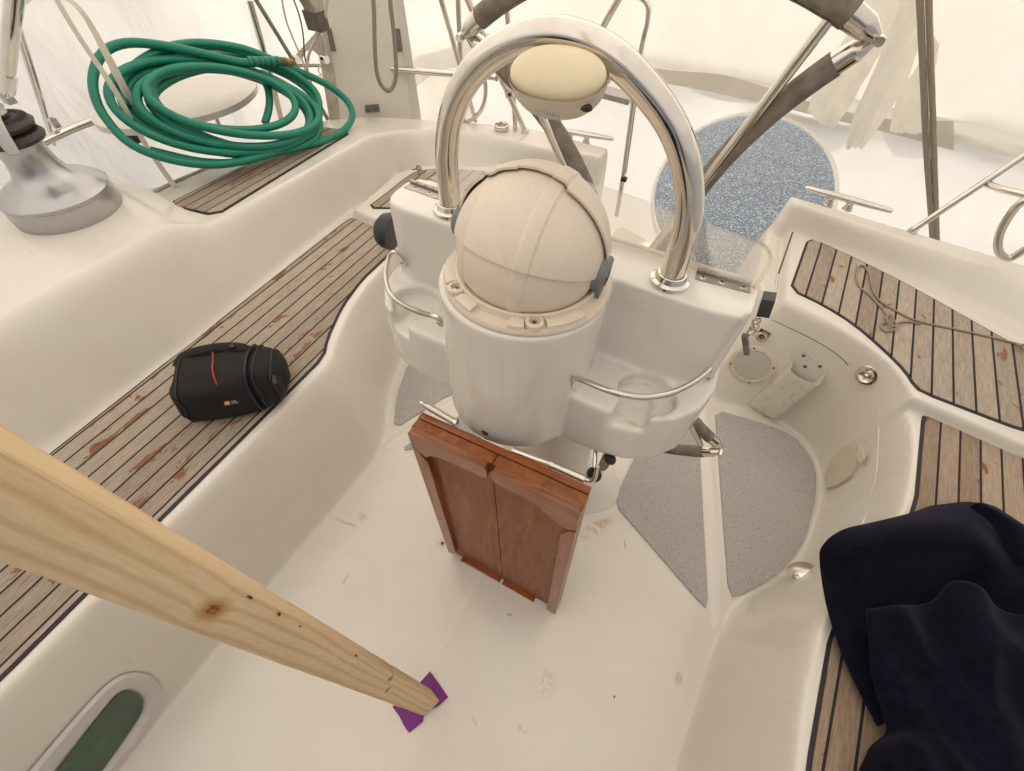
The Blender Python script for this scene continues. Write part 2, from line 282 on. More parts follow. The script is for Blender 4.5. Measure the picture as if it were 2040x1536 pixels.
class MB:
    def __init__(s): s.bm = bmesh.new(); s.uv = None
    def ring(s, pts): return [s.bm.verts.new(p) for p in pts]
    def face(s, vs):
        try: return s.bm.faces.new(vs)
        except ValueError: return None
    def tube(s, pts, r, n=12, closed=False, k=8, caps=True, flat=1., up=None):
        pts = crom(pts, k, closed) if len(pts) > 2 else [Vector(p) for p in pts]
        N = len(pts); rings = []; prev = None
        for i, p in enumerate(pts):
            a = pts[(i - 1) % N] if (closed or i) else p; b = pts[(i + 1) % N] if (closed or i < N - 1) else p
            t = (b - a).normalized()
            if prev is None:
                ref = Vector(up) if up else (Vector((0, 0, 1)) if abs(t.z) < .9 else Vector((1, 0, 0)))
                x = t.cross(ref).normalized()
            else: x = (prev - t * prev.dot(t)).normalized()
            prev = x; y = t.cross(x)
            rr = r if not isinstance(r, (list, tuple)) else np.interp(i / max(1, N - 1), np.linspace(0, 1, len(r)), r)
            rings.append(s.ring([p + x * (rr * math.cos(q)) + y * (rr * flat * math.sin(q)) for q in [2 * math.pi * j / n for j in range(n)]]))
        m = N if closed else N - 1
        for i in range(m):
            A, B = rings[i], rings[(i + 1) % N]
            for j in range(n): s.face([A[j], A[(j + 1) % n], B[(j + 1) % n], B[j]])
        if caps and not closed: s.face(rings[0][::-1]); s.face(rings[-1])
        return s
    def lathe(s, prof, o=(0, 0, 0), ax=(0, 0, 1), n=32):
        o = Vector(o); ax = Vector(ax).normalized(); q = ax.to_track_quat('Z', 'Y'); rings = []
        for r, z in prof:
            if r < 1e-6: rings.append([s.bm.verts.new(o + q @ Vector((0, 0, z)))])
            else: rings.append(s.ring([o + q @ Vector((r * math.cos(2 * math.pi * j / n), r * math.sin(2 * math.pi * j / n), z)) for j in range(n)]))
        for A, B in zip(rings, rings[1:]):
            for j in range(n):
                a, b = A[j % len(A)], A[(j + 1) % len(A)]; c, d = B[(j + 1) % len(B)], B[j % len(B)]
                f = [a]; [f.append(x) for x in (b, c, d) if x not in f]
                if len(f) > 2: s.face(f)
        return s
    def prism(s, poly, z0, z1, scale=1.):
        c = sum((Vector((p[0], p[1], 0)) for p in poly), Vector()) / len(poly)
        a = s.ring([(p[0], p[1], z0) for p in poly]); b = s.ring([(c.x + (p[0] - c.x) * scale, c.y + (p[1] - c.y) * scale, z1) for p in poly])
        n = len(poly)
        for i in range(n): s.face([a[i], a[(i + 1) % n], b[(i + 1) % n], b[i]])
        s.face(a[::-1]); s.face(b); return s
    def slab(s, poly3, nrm, th):
        nrm = Vector(nrm).normalized() * th
        a = s.ring([Vector(p) for p in poly3]); b = s.ring([Vector(p) + nrm for p in poly3]); n = len(poly3)
        for i in range(n): s.face([a[i], a[(i + 1) % n], b[(i + 1) % n], b[i]])
        s.face(a[::-1]); s.face(b); return s
    def box(s, o, X, Y, Z):      # corner o and three edge vectors
        o, X, Y, Z = map(Vector, (o, X, Y, Z)); v = s.ring([o, o + X, o + X + Y, o + Y, o + Z, o + X + Z, o + X + Y + Z, o + Y + Z])
        for f in ((0, 3, 2, 1), (4, 5, 6, 7), (0, 1, 5, 4), (1, 2, 6, 5), (2, 3, 7, 6), (3, 0, 4, 7)): s.face([v[i] for i in f])
        return s
    def cbox(s, c, X, Y, Z):
        c, X, Y, Z = map(Vector, (c, X, Y, Z)); return s.box(c - X / 2 - Y / 2 - Z / 2, X, Y, Z)
    def loft(s, curves, close=False):
        rows = [s.ring(c) for c in curves]
        for A, B in zip(rows, rows[1:]):
            for i in range(len(A) - (0 if close else 1)): s.face([A[i], A[(i + 1) % len(A)], B[(i + 1) % len(A)], B[i]])
        return s
    def ball(s, c, rx, ry=None, rz=None, seg=20):
        ry = ry or rx; rz = rz or rx
        r = bmesh.ops.create_uvsphere(s.bm, u_segments=seg, v_segments=seg // 2, radius=1)
        for v in r['verts']: v.co = Vector((v.co.x * rx, v.co.y * ry, v.co.z * rz)) + Vector(c)
        return s
    def bevel(s, w, seg=3, ang=30):
        es = [e for e in s.bm.edges if len(e.link_faces) == 2 and e.calc_face_angle(0) > R(ang)]
        bmesh.ops.bevel(s.bm, geom=es, offset=w, segments=seg, affect='EDGES', profile=.5, clamp_overlap=True); return s
    def build(s, name, mat, parent=None, sharp=38, smooth=True, fix=True):
        if fix: bmesh.ops.recalc_face_normals(s.bm, faces=s.bm.faces)
        for f in s.bm.faces: f.smooth = smooth
        for e in s.bm.edges:
            if len(e.link_faces) == 2 and e.calc_face_angle(0) > R(sharp): e.smooth = False
        me = bpy.data.meshes.new(name); s.bm.to_mesh(me); s.bm.free(); me.materials.append(mat)
        return link(name, me, parent)

def link(name, me, parent=None):
    o = bpy.data.objects.new(name, me); C.objects.link(o)
    if parent:
        o.parent = parent; o.matrix_parent_inverse = Matrix.Translation(-parent_loc(parent))
    return o
def parent_loc(p):
    return Vector(p.location) if p.type == 'EMPTY' else Vector((0, 0, 0)) if p.parent is None else Vector((0, 0, 0))
def tag(o, label=None, cat=None, group=None, kind=None):
    for k, v in (('label', label), ('category', cat), ('group', group), ('kind', kind)):
        if v: o[k] = v
    return o
def thing(name, label, cat, loc=(0, 0, 0), group=None):
    o = bpy.data.objects.new(name, None); C.objects.link(o); o.location = loc; o.empty_display_size = .05
    return tag(o, label, cat, group)

def sub(name, mb, mat, parent, label=None, **kw):
    o = mb.build(name, mat, None, **kw)
    o.parent = parent
    root = parent
    o.matrix_parent_inverse = Matrix.Translation(-Vector(parent.location)) if parent.type == 'EMPTY' else Matrix.Identity(4)
    if label: o['label'] = label
    return o
def screw(parent, p, nrm, r=.006, mat=None, name='screw'):
    p = Vector(p); n = Vector(nrm).normalized()
    mb = MB().lathe([(0, -.002), (r, -.002), (r, .0006), (r * .75, .0016), (0, .0018)], p, n, 16)
    o = sub(name, mb, mat or STEEL, parent)
    t = n.orthogonal().normalized(); b = n.cross(t)
    c = MB(); c.cbox(p + n * .0018, t * r * 1.1, b * r * .25, n * .0006); c.cbox(p + n * .0019, b * r * 1.1, t * r * .25, n * .0006)
    s_ = sub('slot', c, DKMET, o, sharp=20); return o

# ---------------------------------------------------------------- the setting: ground and cover
g = MB(); g.box((-40, -40, -2.3), (80, 0, 0), (0, 80, 0), (0, 0, .1)); tag(g.build('ground', gravelmat()), kind='structure')

def tent():
    n = 220; fx0, fx1, fy0, fy1 = -2.75, 2.25, -4.0, 3.05
    cx, cy = (fx0 + fx1) / 2, (fy0 + fy1) / 2
    base = []
    for i in range(n):
        a = 2 * math.pi * i / n; e = .42
        sx, sy = math.cos(a), math.sin(a)
        base.append((cx + (fx1 - fx0) / 2 * math.copysign(abs(sx) ** e, sx), cy + (fy1 - fy0) / 2 * math.copysign(abs(sy) ** e, sy)))
    lv = [(-.35, .93), (.2, .97), (.62, 1.), (1.1, 1.02), (1.8, 1.0), (2.3, .82), (2.8, .5), (3.1, .2)]
    zs = [v[0] for v in lv]; ss = [v[1] for v in lv]; rows = []
    for k in range(61):
        z = -.35 + 3.45 * k / 60; s_ = np.interp(z, zs, ss); row = []
        for x, y in base:
            q = Vector((x * 1.3, y * 1.3, z * .55)); w_ = noise.noise(q) * .09 + noise.noise(q * 3.1) * .03 + abs(noise.noise(Vector((x * 5, y * 5, z * .8)))) * .03
            f = s_ if z < 2.2 else s_
            px = cx + (x - cx) * f; py = cy + (y - cy) * (1 if z < 1.8 else 1) * (s_ if z < 1.8 else max(.9, s_))
            d = Vector((x - cx, y - cy, 0)).normalized()
            if z < .66 and y > 2.0 and abs(x + .1) < 1.75: row.append((px - d.x * 0 , max(py, 2.95) + w_, .62 + (z + .35) * .06)); continue
            row.append((px - d.x * w_, py - d.y * w_, z))
        rows.append(row)
    mb = MB(); mb.loft(rows, close=True); mb.face(mb.bm.verts[-n:] if False else [mb.bm.verts.new(v) for v in rows[-1]])
    o = mb.build('shrink_wrap_cover', WRAP, sharp=180); o.data.materials.append(WRAPE)
    for p in o.data.polygons:
        if p.center.y > 2.82 and p.center.z < 2.1: p.material_index = 1  # doubled film at the stern end, made less translucent to dim it
    return tag(o, 'translucent white shrink wrap tent enclosing the whole cockpit', 'boat cover')
tent()

# lower sheet under the stern with the round opening
_o = Vector((0, 3.0, .64)); _dn = Vector((0, -.62, -.78)).normalized(); _nr = Vector((0, -.78, .62)).normalized()
hc = PP(1472, 395, _o, _nr); rim = [PP(u, v, _o, _nr) for u, v in ((1472, 232), (1290, 395), (1655, 395))]
hr = ((rim[1] - hc).length + (rim[2] - hc).length) / 2; hv = (rim[0] - hc).length
def sheet():
    mb = MB(); n = 96; rows = []
    for k in range(13):
        row = []
        for i in range(n):
            a = 2 * math.pi * i / n; c, s_ = math.cos(a), math.sin(a)
            p = hc + Vector((1, 0, 0)) * (hr * c) - _dn * (hv * s_)
            big = hc + Vector((1, 0, 0)) * (2.1 * max(-1, min(1, 1.5 * c))) - _dn * (s_ if s_ < 0 else s_) * 1.0 * (.62 if s_ > 0 else 1.1)
            top = (_o - hc).dot(-_dn); v_ = max(-1, min(1, 1.5 * s_)); big = hc + Vector((3.4 * max(-1, min(1, 1.5 * c)) , 0, 0)) - _dn * (v_ * (top + .05) if v_ > 0 else v_ * .9)
            t = (k / 12) ** 1.3; q = p.lerp(big, t)
            w_ = noise.noise(Vector((q.x * 1.7, q.y * 2, q.z * 2))) * .05 * min(1, 4 * t)
            row.append(q + _nr * w_)
        rows.append(row)
    mb.loft(rows, close=True)
    o = tag(mb.build('lower_wrap_sheet', WRAPB, sharp=180), 'bright white wrap sheet below the stern with a round opening onto gravel', 'boat cover')
    rr = MB(); rr.tube([hc + Vector((1, 0, 0)) * (hr * math.cos(a)) - _dn * (hv * math.sin(a)) + _nr * .004 for a in [2 * math.pi * i / 64 for i in range(64)]], .011, 10, closed=True, k=1)
    sub('rim', rr, plain('white_rim', (.85, .83, .80), .4, var=.02), o)
sheet()

# overlapping strip along the join of the two sheets
def ribbon(curveA, curveB, n=40, wob=.01, name=None):
    A = crom(curveA, n // max(1, len(curveA) - 1)); B = crom(curveB, n // max(1, len(curveB) - 1)); m = min(len(A), len(B)); rows = []
    for k in range(7):
        t = k / 6; rows.append([A[i].lerp(B[i], t) + Vector((0, 1, 0)) * noise.noise(A[i] * 4 + Vector((0, 0, t))) * wob for i in range(m)])
    return rows
ys = 2.93
topc = [PY(*q, ys) for q in ((1150, 96), (1300, 134), (1450, 152), (1600, 198), (1750, 235), (1900, 240))]
botc = [PY(*q, ys - .02) for q in ((1150, 140), (1300, 162), (1400, 182), (1450, 190), (1600, 224), (1680, 258), (1780, 268), (1900, 300))]
botc = [botc[0], botc[1], botc[3], botc[4], botc[6], botc[7]]
mb = MB(); mb.loft(ribbon(topc, botc)); tag(mb.build('wrap_overlap_strip', WRAP2, sharp=180), 'ragged darker strip where two wrap sheets overlap behind the stern', 'boat cover')

# ---------------------------------------------------------------- cockpit moulding (height field over the plan)
def poly(L): return np.array([[p[0], p[1]] for p in L], float)
def px(L, z): return [tuple(P(q[0], q[1], q[2] if len(q) > 2 else z)[:2]) for q in L]
ZS, ZH, ZC, ZA = .42, .46, .64, .565
F = [(.20, 2.9), (.20, 1.5), (.22, 1.42), (.30, 1.405)] + px([(1425, 800), (1530, 828), (1580, 852), (1612, 882), (1640, 930), (1642, 1000), (1618, 1085), (1585, 1130), (1540, 1160), (1478, 1195), (1440, 1240), (1345, 1536)], 0) + [(.43, -1.6), (-.80, -1.6)] + \
    px([(500, 1210), (683, 994), (762, 895), (768, 850), (772, 790), (797, 712)], 0) + [(-1.05, 1.10), (-1.06, 1.25), (-.98, 1.36), (-.62, 1.42), (-.52, 1.46), (-.50, 1.6), (-.50, 2.9)]
T = [(.25, 2.9), (.25, 1.72), (.28, 1.66)] + px([(1560, 612), (1640, 655), (1712, 703), (1772, 757)], ZS) + px([(1792, 802), (1814, 850), (1812, 920), (1800, 1005), (1760, 1075), (1700, 1155), (1640, 1235), (1598, 1400), (1590, 1536)], ZS) + [(.545, .0), (.53, -1.6), (-.91, -1.6)] + \
    px([(0, 1378), (560, 812), (655, 722), (664, 680), (695, 615), (735, 562), (785, 512)], ZS) + [(-1.17, 1.22), (-1.14, 1.36), (-1.0, 1.5), (-.72, 1.58), (-.6, 1.66), (-.56, 1.8), (-.56, 2.9)]
Bp = [(.26, 2.9), (.26, 2.04)] + px([(1580, 462), (1800, 562), (2040, 688)], ZH) + [(1.22, 1.65), (1.24, 1.2), (1.18, -1.6), (-1.34, -1.6), (-1.34, -.05)] + px([(400, 675), (700, 415)], ZS) + px([(746, 375), (790, 343), (830, 330), (885, 326), (1000, 334), (1190, 358)], ZH) + [(-.54, 2.02), (-.56, 2.9)]
E = [(.21, 2.9), (.21, 2.12)] + px([(1563, 399), (1800, 474), (2040, 552)], ZA) + [(1.3, 1.85), (1.40, 1.5), (1.39, 1.0), (1.3, -1.6), (-1.50, -1.6), (-1.50, .2)] + px([(388, 458, .64), (500, 400, .64), (640, 328, .635), (728, 276, .635), (781, 257, .62), (834, 249, .59), (869, 249, .58), (922, 254, .57), (1000, 272, .565), (1222, 333, .565)], ZC) + [(-.48, 2.0), (-.48, 2.9)]
O = [(.20, 2.24), (.20, 2.16)] + px([(1566, 386), (1810, 458), (2040, 526)], ZA) + [(1.45, 1.95), (1.55, 1.5), (1.7, .5), (1.7, -1.6), (-2.14, -1.6), (-2.13, .60), (-2.08, .74), (-1.86, .76)] + px([(345, 360, .64), (650, 240, .63), (700, 226, .61), (740, 221, .60), (800, 222, .59), (860, 232, .58), (1040, 250, .565), (1225, 298, .565), (1240, 305, .565)], ZC) + [(-.49, 2.2), (-.49, 2.5)]
def sdist(poly_, X_, Y_):
    p = poly(poly_); q = np.roll(p, -1, 0); d = np.full(X_.shape, 1e9); ins = np.zeros(X_.shape, bool)
    for (ax, ay), (bx, by) in zip(p, q):
        ex, ey = bx - ax, by - ay; l2 = ex * ex + ey * ey + 1e-12
        t = np.clip(((X_ - ax) * ex + (Y_ - ay) * ey) / l2, 0, 1)
        d = np.minimum(d, (X_ - ax - t * ex) ** 2 + (Y_ - ay - t * ey) ** 2)
        c = (ay > Y_) != (by > Y_); xs = ax + (Y_ - ay) * ex / (ey if abs(ey) > 1e-12 else 1e-12); ins ^= c & (X_ < xs)
    d = np.sqrt(d); return np.where(ins, -d, d)
def prof(t, a=.22, b=.34):   # rises linearly with a fillet below and a rounder shoulder above
    t = np.clip(t, 0, 1); N = 400; x = (np.arange(N) + .5) / N
    s1 = np.minimum(1, np.minimum(x / a, (1 - x) / b)); cs = np.concatenate([[0], np.cumsum(s1)]); cs /= cs[-1]
    return np.interp(t, np.linspace(0, 1, N + 1), cs)
def smooth_poly(L, it=2):
    L = [Vector((p[0], p[1])) for p in L]
    for _ in range(it):
        o = []
        for i in range(len(L)):
            a, b = L[i], L[(i + 1) % len(L)]
            if (b - a).length > .035: k = min(.25, .03 / (b - a).length); o += [a.lerp(b, k), b.lerp(a, k)]
            else: o += [a.lerp(b, .5)]
        L = o
    return [tuple(p) for p in L]
HELM_R = px([(1560, 600), (1640, 645), (1712, 694), (1768, 744), (1792, 786), (1830, 798), (2040, 890)], ZH) + [(1.6, 1.2), (1.6, 2.6), (.28, 2.6)]
HELM_L = px([(700, 418), (746, 379), (786, 345), (830, 330), (885, 324), (1000, 332), (1185, 352)], ZH) + [(-.62, 1.72), (-.75, 1.56), (-1.0, 1.46), (-1.16, 1.33)] + px([(765, 446)], ZH)
def moulding():
    st = .0052; xs = np.arange(-2.22, 1.45, st); ysr = np.arange(-1.3, 2.6, st); X_, Y_ = np.meshgrid(xs, ysr)
    dF, dT, dB, dE, dO = [sdist(smooth_poly(L), X_, Y_) for L in (F, T, Bp, E, O)]
    t1 = np.clip(dF, 0, None) / (np.clip(dF, 0, None) + np.clip(-dT, 0, None) + 1e-9)
    t2 = np.clip(dB, 0, None) / (np.clip(dB, 0, None) + np.clip(-dE, 0, None) + 1e-9)
    ZCF = ZC - (ZC - ZA) * prof(np.clip((Y_ - 1.5) / .45, 0, 1)) * (X_ < 0) - (ZC - ZA) * (X_ >= 0)
    Z = ZS * prof(t1, .18, .42) + (ZCF - ZS) * prof(t2, .18, .38)
    hs = [sdist(L, X_, Y_) for L in (HELM_R, HELM_L)]
    for i, h in enumerate(hs):
        m = (ZH - ZS) * np.clip(.5 - h / .012, 0, 1) * np.clip(1 - t2 * 2.5, 0, 1) * (prof(t1) if i == 0 else np.clip(t1 * 3 - 2, 0, 1))
        gr = .006 * np.exp(-((h - .009) / .006) ** 2) * (t1 > .9) * (t2 < .2)
        Z += m - gr
    # raised winch plinth
    Z += .06 * prof(np.clip((.80 - Y_ - .15 * (X_ + 1.8)) / .16, 0, 1)) * (X_ < -1) * prof(t2, .3, .3)
    # faint keel ridge of the sole and soft unevenness
    cxl = -.225 + .02 * Y_
    Z += .003 * np.exp(-((X_ - cxl) / .006) ** 2) * (dF < 0) * (Y_ < .75) + .004 * np.exp(-((X_ - cxl) / .12) ** 2) * (dF < 0)
    # ridge between the grip pads, starboard and port
    for a, b in ((P(1405, 830), P(1432, 1215)), (P(880, 815), P(790, 878))):
        e = np.array([b.x - a.x, b.y - a.y]); L_ = np.hypot(*e); e /= L_
        s_ = (X_ - a.x) * e[0] + (Y_ - a.y) * e[1]; d = abs(-(X_ - a.x) * e[1] + (Y_ - a.y) * e[0])
        Z += .005 * np.clip(1.4 - d / .018, 0, 1) * (dF < 0) * (s_ > -.3) * (s_ < L_ + .06)
    # recess in the bulwark beside the towing pocket
    Z -= 1.3 * prof(np.clip((dO + .0) / .035, 0, 1), .1, .4)
    for _ in range(3):
        Zp = np.pad(Z, 1, mode='edge'); Z = (Zp[1:-1, 1:-1] * 4 + Zp[:-2, 1:-1] + Zp[2:, 1:-1] + Zp[1:-1, :-2] + Zp[1:-1, 2:]) / 8
    ny, nx = X_.shape; V = np.stack([X_, Y_, Z], -1).reshape(-1, 3)
    keep = dO < .05
    idx = np.arange(nx * ny).reshape(ny, nx); k4 = keep[:-1, :-1] & keep[1:, :-1] & keep[:-1, 1:] & keep[1:, 1:]
    q = np.stack([idx[:-1, :-1], idx[:-1, 1:], idx[1:, 1:], idx[1:, :-1]], -1)[k4]
    used = np.unique(q); rm = -np.ones(nx * ny, int); rm[used] = np.arange(len(used)); q = rm[q]; V = V[used]
    me = bpy.data.meshes.new('cockpit_moulding'); me.vertices.add(len(V)); me.vertices.foreach_set('co', V.ravel())
    me.loops.add(q.size); me.loops.foreach_set('vertex_index', q.ravel()); me.polygons.add(len(q)); me.polygons.foreach_set('loop_start', np.arange(0, q.size, 4)); me.polygons.foreach_set('loop_total', np.full(len(q), 4))
    me.polygons.foreach_set('use_smooth', np.ones(len(q), bool)); me.update(calc_edges=True); me.materials.append(GEL)
    return me
BOAT = thing('sailboat', 'cream white sailboat cockpit with teak seats around a central steering pedestal', 'sailboat', (0, 0, 0))
mo = link('cockpit_moulding', moulding()); mo.parent = BOAT

def inset(pl, d):
    n = len(pl); A = sum(pl[i][0] * pl[(i + 1) % n][1] - pl[(i + 1) % n][0] * pl[i][1] for i in range(n)); sgn = 1 if A > 0 else -1; out = []
    for i in range(n):
        a, b, c = Vector(pl[i - 1]), Vector(pl[i]), Vector(pl[(i + 1) % n]); e1 = (b - a).normalized(); e2 = (c - b).normalized()
        n1 = Vector((-e1.y, e1.x)); n2 = Vector((-e2.y, e2.x)); m = (n1 + n2); m = m / max(.3, m.length_squared) * 2 if m.length > .1 else n1
        out.append(tuple(b + m * d * sgn))
    return out
def rsm(L, it=2): return smooth_poly([tuple(Vector(p)) for p in L], it)
def teak_panel(polypts, z, d0, d1, spacing, mat, label, parent, off=.0, z2=None):
    pl = [tuple(p) for p in polypts]; ax = (Vector(d1[:2]) - Vector(d0[:2])).normalized(); ac = Vector((ax.y, -ax.x))
    def zf(p): return z
    base = MB(); base.prism(pl, z - .012, z + .003); bo = sub('caulk_bed', base, CAULK, parent, sharp=30)
    mb = MB(); mb.prism(inset(pl, .008), z + .0015, z + .0055)
    uvl = mb.bm.loops.layers.uv.new('UVMap'); o_ = Vector(d0[:2])
    for f in mb.bm.faces:
        for lp in f.loops:
            q = Vector(lp.vert.co[:2]) - o_; lp[uvl].uv = (q.dot(ac) / spacing + .5 + off, q.dot(ax))
    o = sub('teak_deck', mb, mat, parent, label=label, sharp=30); bo.parent = o; bo.matrix_parent_inverse = Matrix.Identity(4)
    return o
LB = px([(648, 712), (654, 678), (684, 612), (722, 560), (788, 498), (782, 470), (760, 448), (706, 433), (690, 440), (100, 905), (-200, 1140)], ZS) + [(-1.37, -1.25), (-.92, -1.25)] + px([(0, 1360)], ZS)
teak_panel(rsm(LB, 1), ZS, P(0, 1360, ZS), P(600, 760, ZS), .0475, TEAK, 'weathered teak planking of the long bench under the camera bag', BOAT, .0)
LC = px([(330, 410), (430, 432), (704, 268, .63), (640, 258, .63)], ZC)
teak_panel(rsm(LC, 1), ZC, P(430, 430, ZC), P(708, 268, ZC), .042, TEAK, 'short teak strip on the coaming below the green hose', BOAT, .5)
LH = px([(729, 416), (765, 389), (805, 357), (828, 342), (850, 339), (885, 337), (1010, 344), (1160, 365)], ZH) + [(-.66, 1.80), (-.80, 1.64), (-1.02, 1.52), (-1.13, 1.40)]
teak_panel(rsm(LH, 1), ZH, P(729, 416, ZH), P(805, 357, ZH), .05, TEAK, 'teak planking of the helm seat behind the pedestal', BOAT, .5)
RH = px([(1608, 476), (1572, 578), (1640, 610), (1700, 648), (1760, 700), (1800, 740), (1820, 772), (1836, 784), (2040, 862)], ZH) + [(1.19, 1.33), (1.19, 1.62)] + px([(2040, 698), (1800, 563), (1640, 484)], ZH)
teak_panel(rsm(RH, 1), ZH, P(1602, 595, ZH), P(1625, 521, ZH), .0585, TEAK, 'teak planking of the helm seat with a knotted rope on it', BOAT, .5)
RB = px([(1850, 818), (1836, 826), (1820, 1005), (1790, 1060), (1700, 1170), (1652, 1252), (1603, 1536)], ZS) + [(.545, 0), (.54, -1.2), (1.14, -1.2)] + [(1.16, 1.25)] + px([(2040, 888)], ZS)
teak_panel(rsm(RB, 1), ZS, P(1906, 1008, ZS), P(1911, 850, ZS), .051, TEAKW, 'warmer brown teak planking of the bench under the navy jacket', BOAT, .5)

def pad(pts, label=None):
    mb = MB(); mb.prism(rsm(pts, 1), -.002, -.002 if False else .006); return sub('grip_pad', mb, PAD, BOAT, label=label, sharp=30)
def padp(L): return px(L, .008)
pad(padp([(1425, 815), (1530, 845), (1582, 868), (1606, 893), (1627, 932), (1626, 990), (1606, 1075), (1575, 1122), (1535, 1155), (1468, 1191), (1453, 1184)]))
pad(padp([(1222, 1000), (1262, 915)]) + [(.1, 1.2), (.28, 1.3)] + padp([(1395, 905), (1412, 1212), (1403, 1208)]))
pad(padp([(812, 724), (789, 790), (783, 855), (893, 785)]) + [(-.62, .98), (-.68, 1.2), (-.95, 1.2)])
pad(padp([(790, 897), (890, 842)]) + [(-.55, .95), (-.44, .9), (-.40, .8)] + padp([(880, 885)]))
# ---------------------------------------------------------------- steering pedestal
def bake(o, name, mats):
    dg = bpy.context.evaluated_depsgraph_get(); me = bpy.data.meshes.new_from_object(o.evaluated_get(dg)); bpy.data.objects.remove(o)
    me.name = name; me.materials.clear(); [me.materials.append(m) for m in mats]
    me.polygons.foreach_set('use_smooth', np.ones(len(me.polygons), bool)); return me
def volume(parts, cuts, vox, it, fac=.6):
    """join closed solids, cut others away, remesh and round them into one moulded skin"""
    A = MB(); [p(A) for p in parts]; o = A.build('tmp', GEL2)
    m = o.modifiers.new('r', 'REMESH'); m.mode = 'VOXEL'; m.voxel_size = vox
    tmp = []
    for c in cuts:
        B_ = MB(); c(B_); q = B_.build('tmpc', GEL2); tmp.append(q)
        b = o.modifiers.new('b', 'BOOLEAN'); b.operation = 'DIFFERENCE'; b.object = q; b.solver = 'FAST' if hasattr(b, 'solver') else None
    m = o.modifiers.new('r2', 'REMESH'); m.mode = 'VOXEL'; m.voxel_size = vox
    m = o.modifiers.new('s', 'SMOOTH'); m.iterations = it; m.factor = fac
    bpy.context.view_layer.update(); me = bake(o, 'm', [GEL2])
    for q in tmp: bpy.data.objects.remove(q)
    return me
CX, CY, CR = -.243, .553, .146
PT = 1.025
def circ(cx, cy, rx, ry=None, n=48, a0=0, a1=360): return [(cx + rx * math.cos(R(a0 + (a1 - a0) * i / n)), cy + (ry or rx) * math.sin(R(a0 + (a1 - a0) * i / n))) for i in range(n)]
podR = [(-.20, .505), (-.11, .492), (-.03, .492), (.03, .505), (.08, .535), (.115, .58), (.132, .64), (.130, .735), (-.20, .735)]
podL = [(2 * CX - x, y) for x, y in podR][::-1]
wing = [(-.600, .655), (-.585, .632), (-.55, .624), (.06, .624), (.10, .632), (.118, .655), (.122, .715), (.108, .742), (.08, .75), (-.56, .75), (-.590, .742), (-.604, .715)]
PED = thing('steering_pedestal', 'white moulded steering pedestal with two cup shelves standing in the cockpit centre', 'steering pedestal', (-.22, .68, 0))
parts = [lambda b: b.prism(circ(CX, CY, CR), .705, PT), lambda b: b.prism(podR, .70, .845), lambda b: b.prism(podL, .70, .845), lambda b: b.prism(wing, .72, PT)]
cuts = [lambda b: b.prism(circ(.018, .572, .056, .046), .822, .85), lambda b: b.prism([(-.028, .45), (.040, .45), (.036, .58), (-.022, .58)], .806, .85),
        lambda b: b.prism(circ(-.505, .572, .056, .046), .822, .85), lambda b: b.prism([(-.54, .45), (-.478, .45), (-.482, .58), (-.53, .58)], .806, .85)]
me = volume(parts, cuts, .0042, 10)
def stains(mat):      # rust rings and grit left in the starboard cup shelf
    b = mat.copy(); b.name = 'gelcoat_stained_shelf'; t = b.node_tree; return b
def stained():
    m = GEL2.copy(); m.name = 'gelcoat_rust_stained'; t = m.node_tree; bs = t.nodes['Principled BSDF']; old = bs.inputs['Base Color'].links[0].from_socket
    b = NB.__new__(NB); b.m = m; b.t = t; b.b = bs; v = b.coord(); s_ = b.sep(v)
    def cup(x0, y0, amt, c):
        dx = b.math('SUBTRACT', s_[0], x0); dy = b.math('MULTIPLY', b.math('SUBTRACT', s_[1], y0), 1.2)
        r = b.math('SQRT', b.math('ADD', b.math('MULTIPLY', dx, dx), b.math('MULTIPLY', dy, dy))); r = b.math('ADD', r, b.math('MULTIPLY', b.math('SUBTRACT', b.noise(v, 30, 3), .5), .012))
        low = b.math('LESS_THAN', s_[2], .852)
        ring = b.ramp(r, [(.046, (0, 0, 0)), (.052, (1, 1, 1)), (.056, (1, 1, 1)), (.062, (0, 0, 0))]); gate = b.ramp(b.noise(v, 28, 4), [(.44, (0, 0, 0)), (.6, (1, 1, 1))])
        c = b.mix(b.math('MULTIPLY', b.math('MULTIPLY', ring, gate), b.math('MULTIPLY', low, amt)), c, (.52, .27, .10))
        ins = b.ramp(r, [(.03, (1, 1, 1)), (.06, (0, 0, 0))]); grit = b.ramp(b.noise(v, 320, 3, .7), [(.50, (0, 0, 0)), (.62, (1, 1, 1))])
        return b.mix(b.math('MULTIPLY', b.math('MULTIPLY', ins, grit), b.math('MULTIPLY', low, amt * .6)), c, (.42, .24, .14))
    c = cup(.018, .565, .5, old); c = cup(-.505, .565, .12, c); b.set(col=c); return m
me.materials.clear(); me.materials.append(stained())
body = link('body', me); body.parent = PED; body.matrix_parent_inverse = Matrix.Translation(-Vector(PED.location))
# column and foot
def column(b):
    rows = []
    for z, rx, ry, cy in ((0, .285, .165, .79), (.012, .275, .155, .79), (.03, .22, .125, .79), (.08, .17, .105, .76), (.3, .145, .095, .72), (.6, .15, .10, .68), (.72, .17, .10, .66)):
        rows.append([(x, y, z) for x, y in circ(-.20, cy, rx, ry, 48)])
    b.loft(rows, close=True)
mb = MB(); column(mb); sub('column', mb, GEL2, PED, sharp=60)
mb = MB(); rows = []
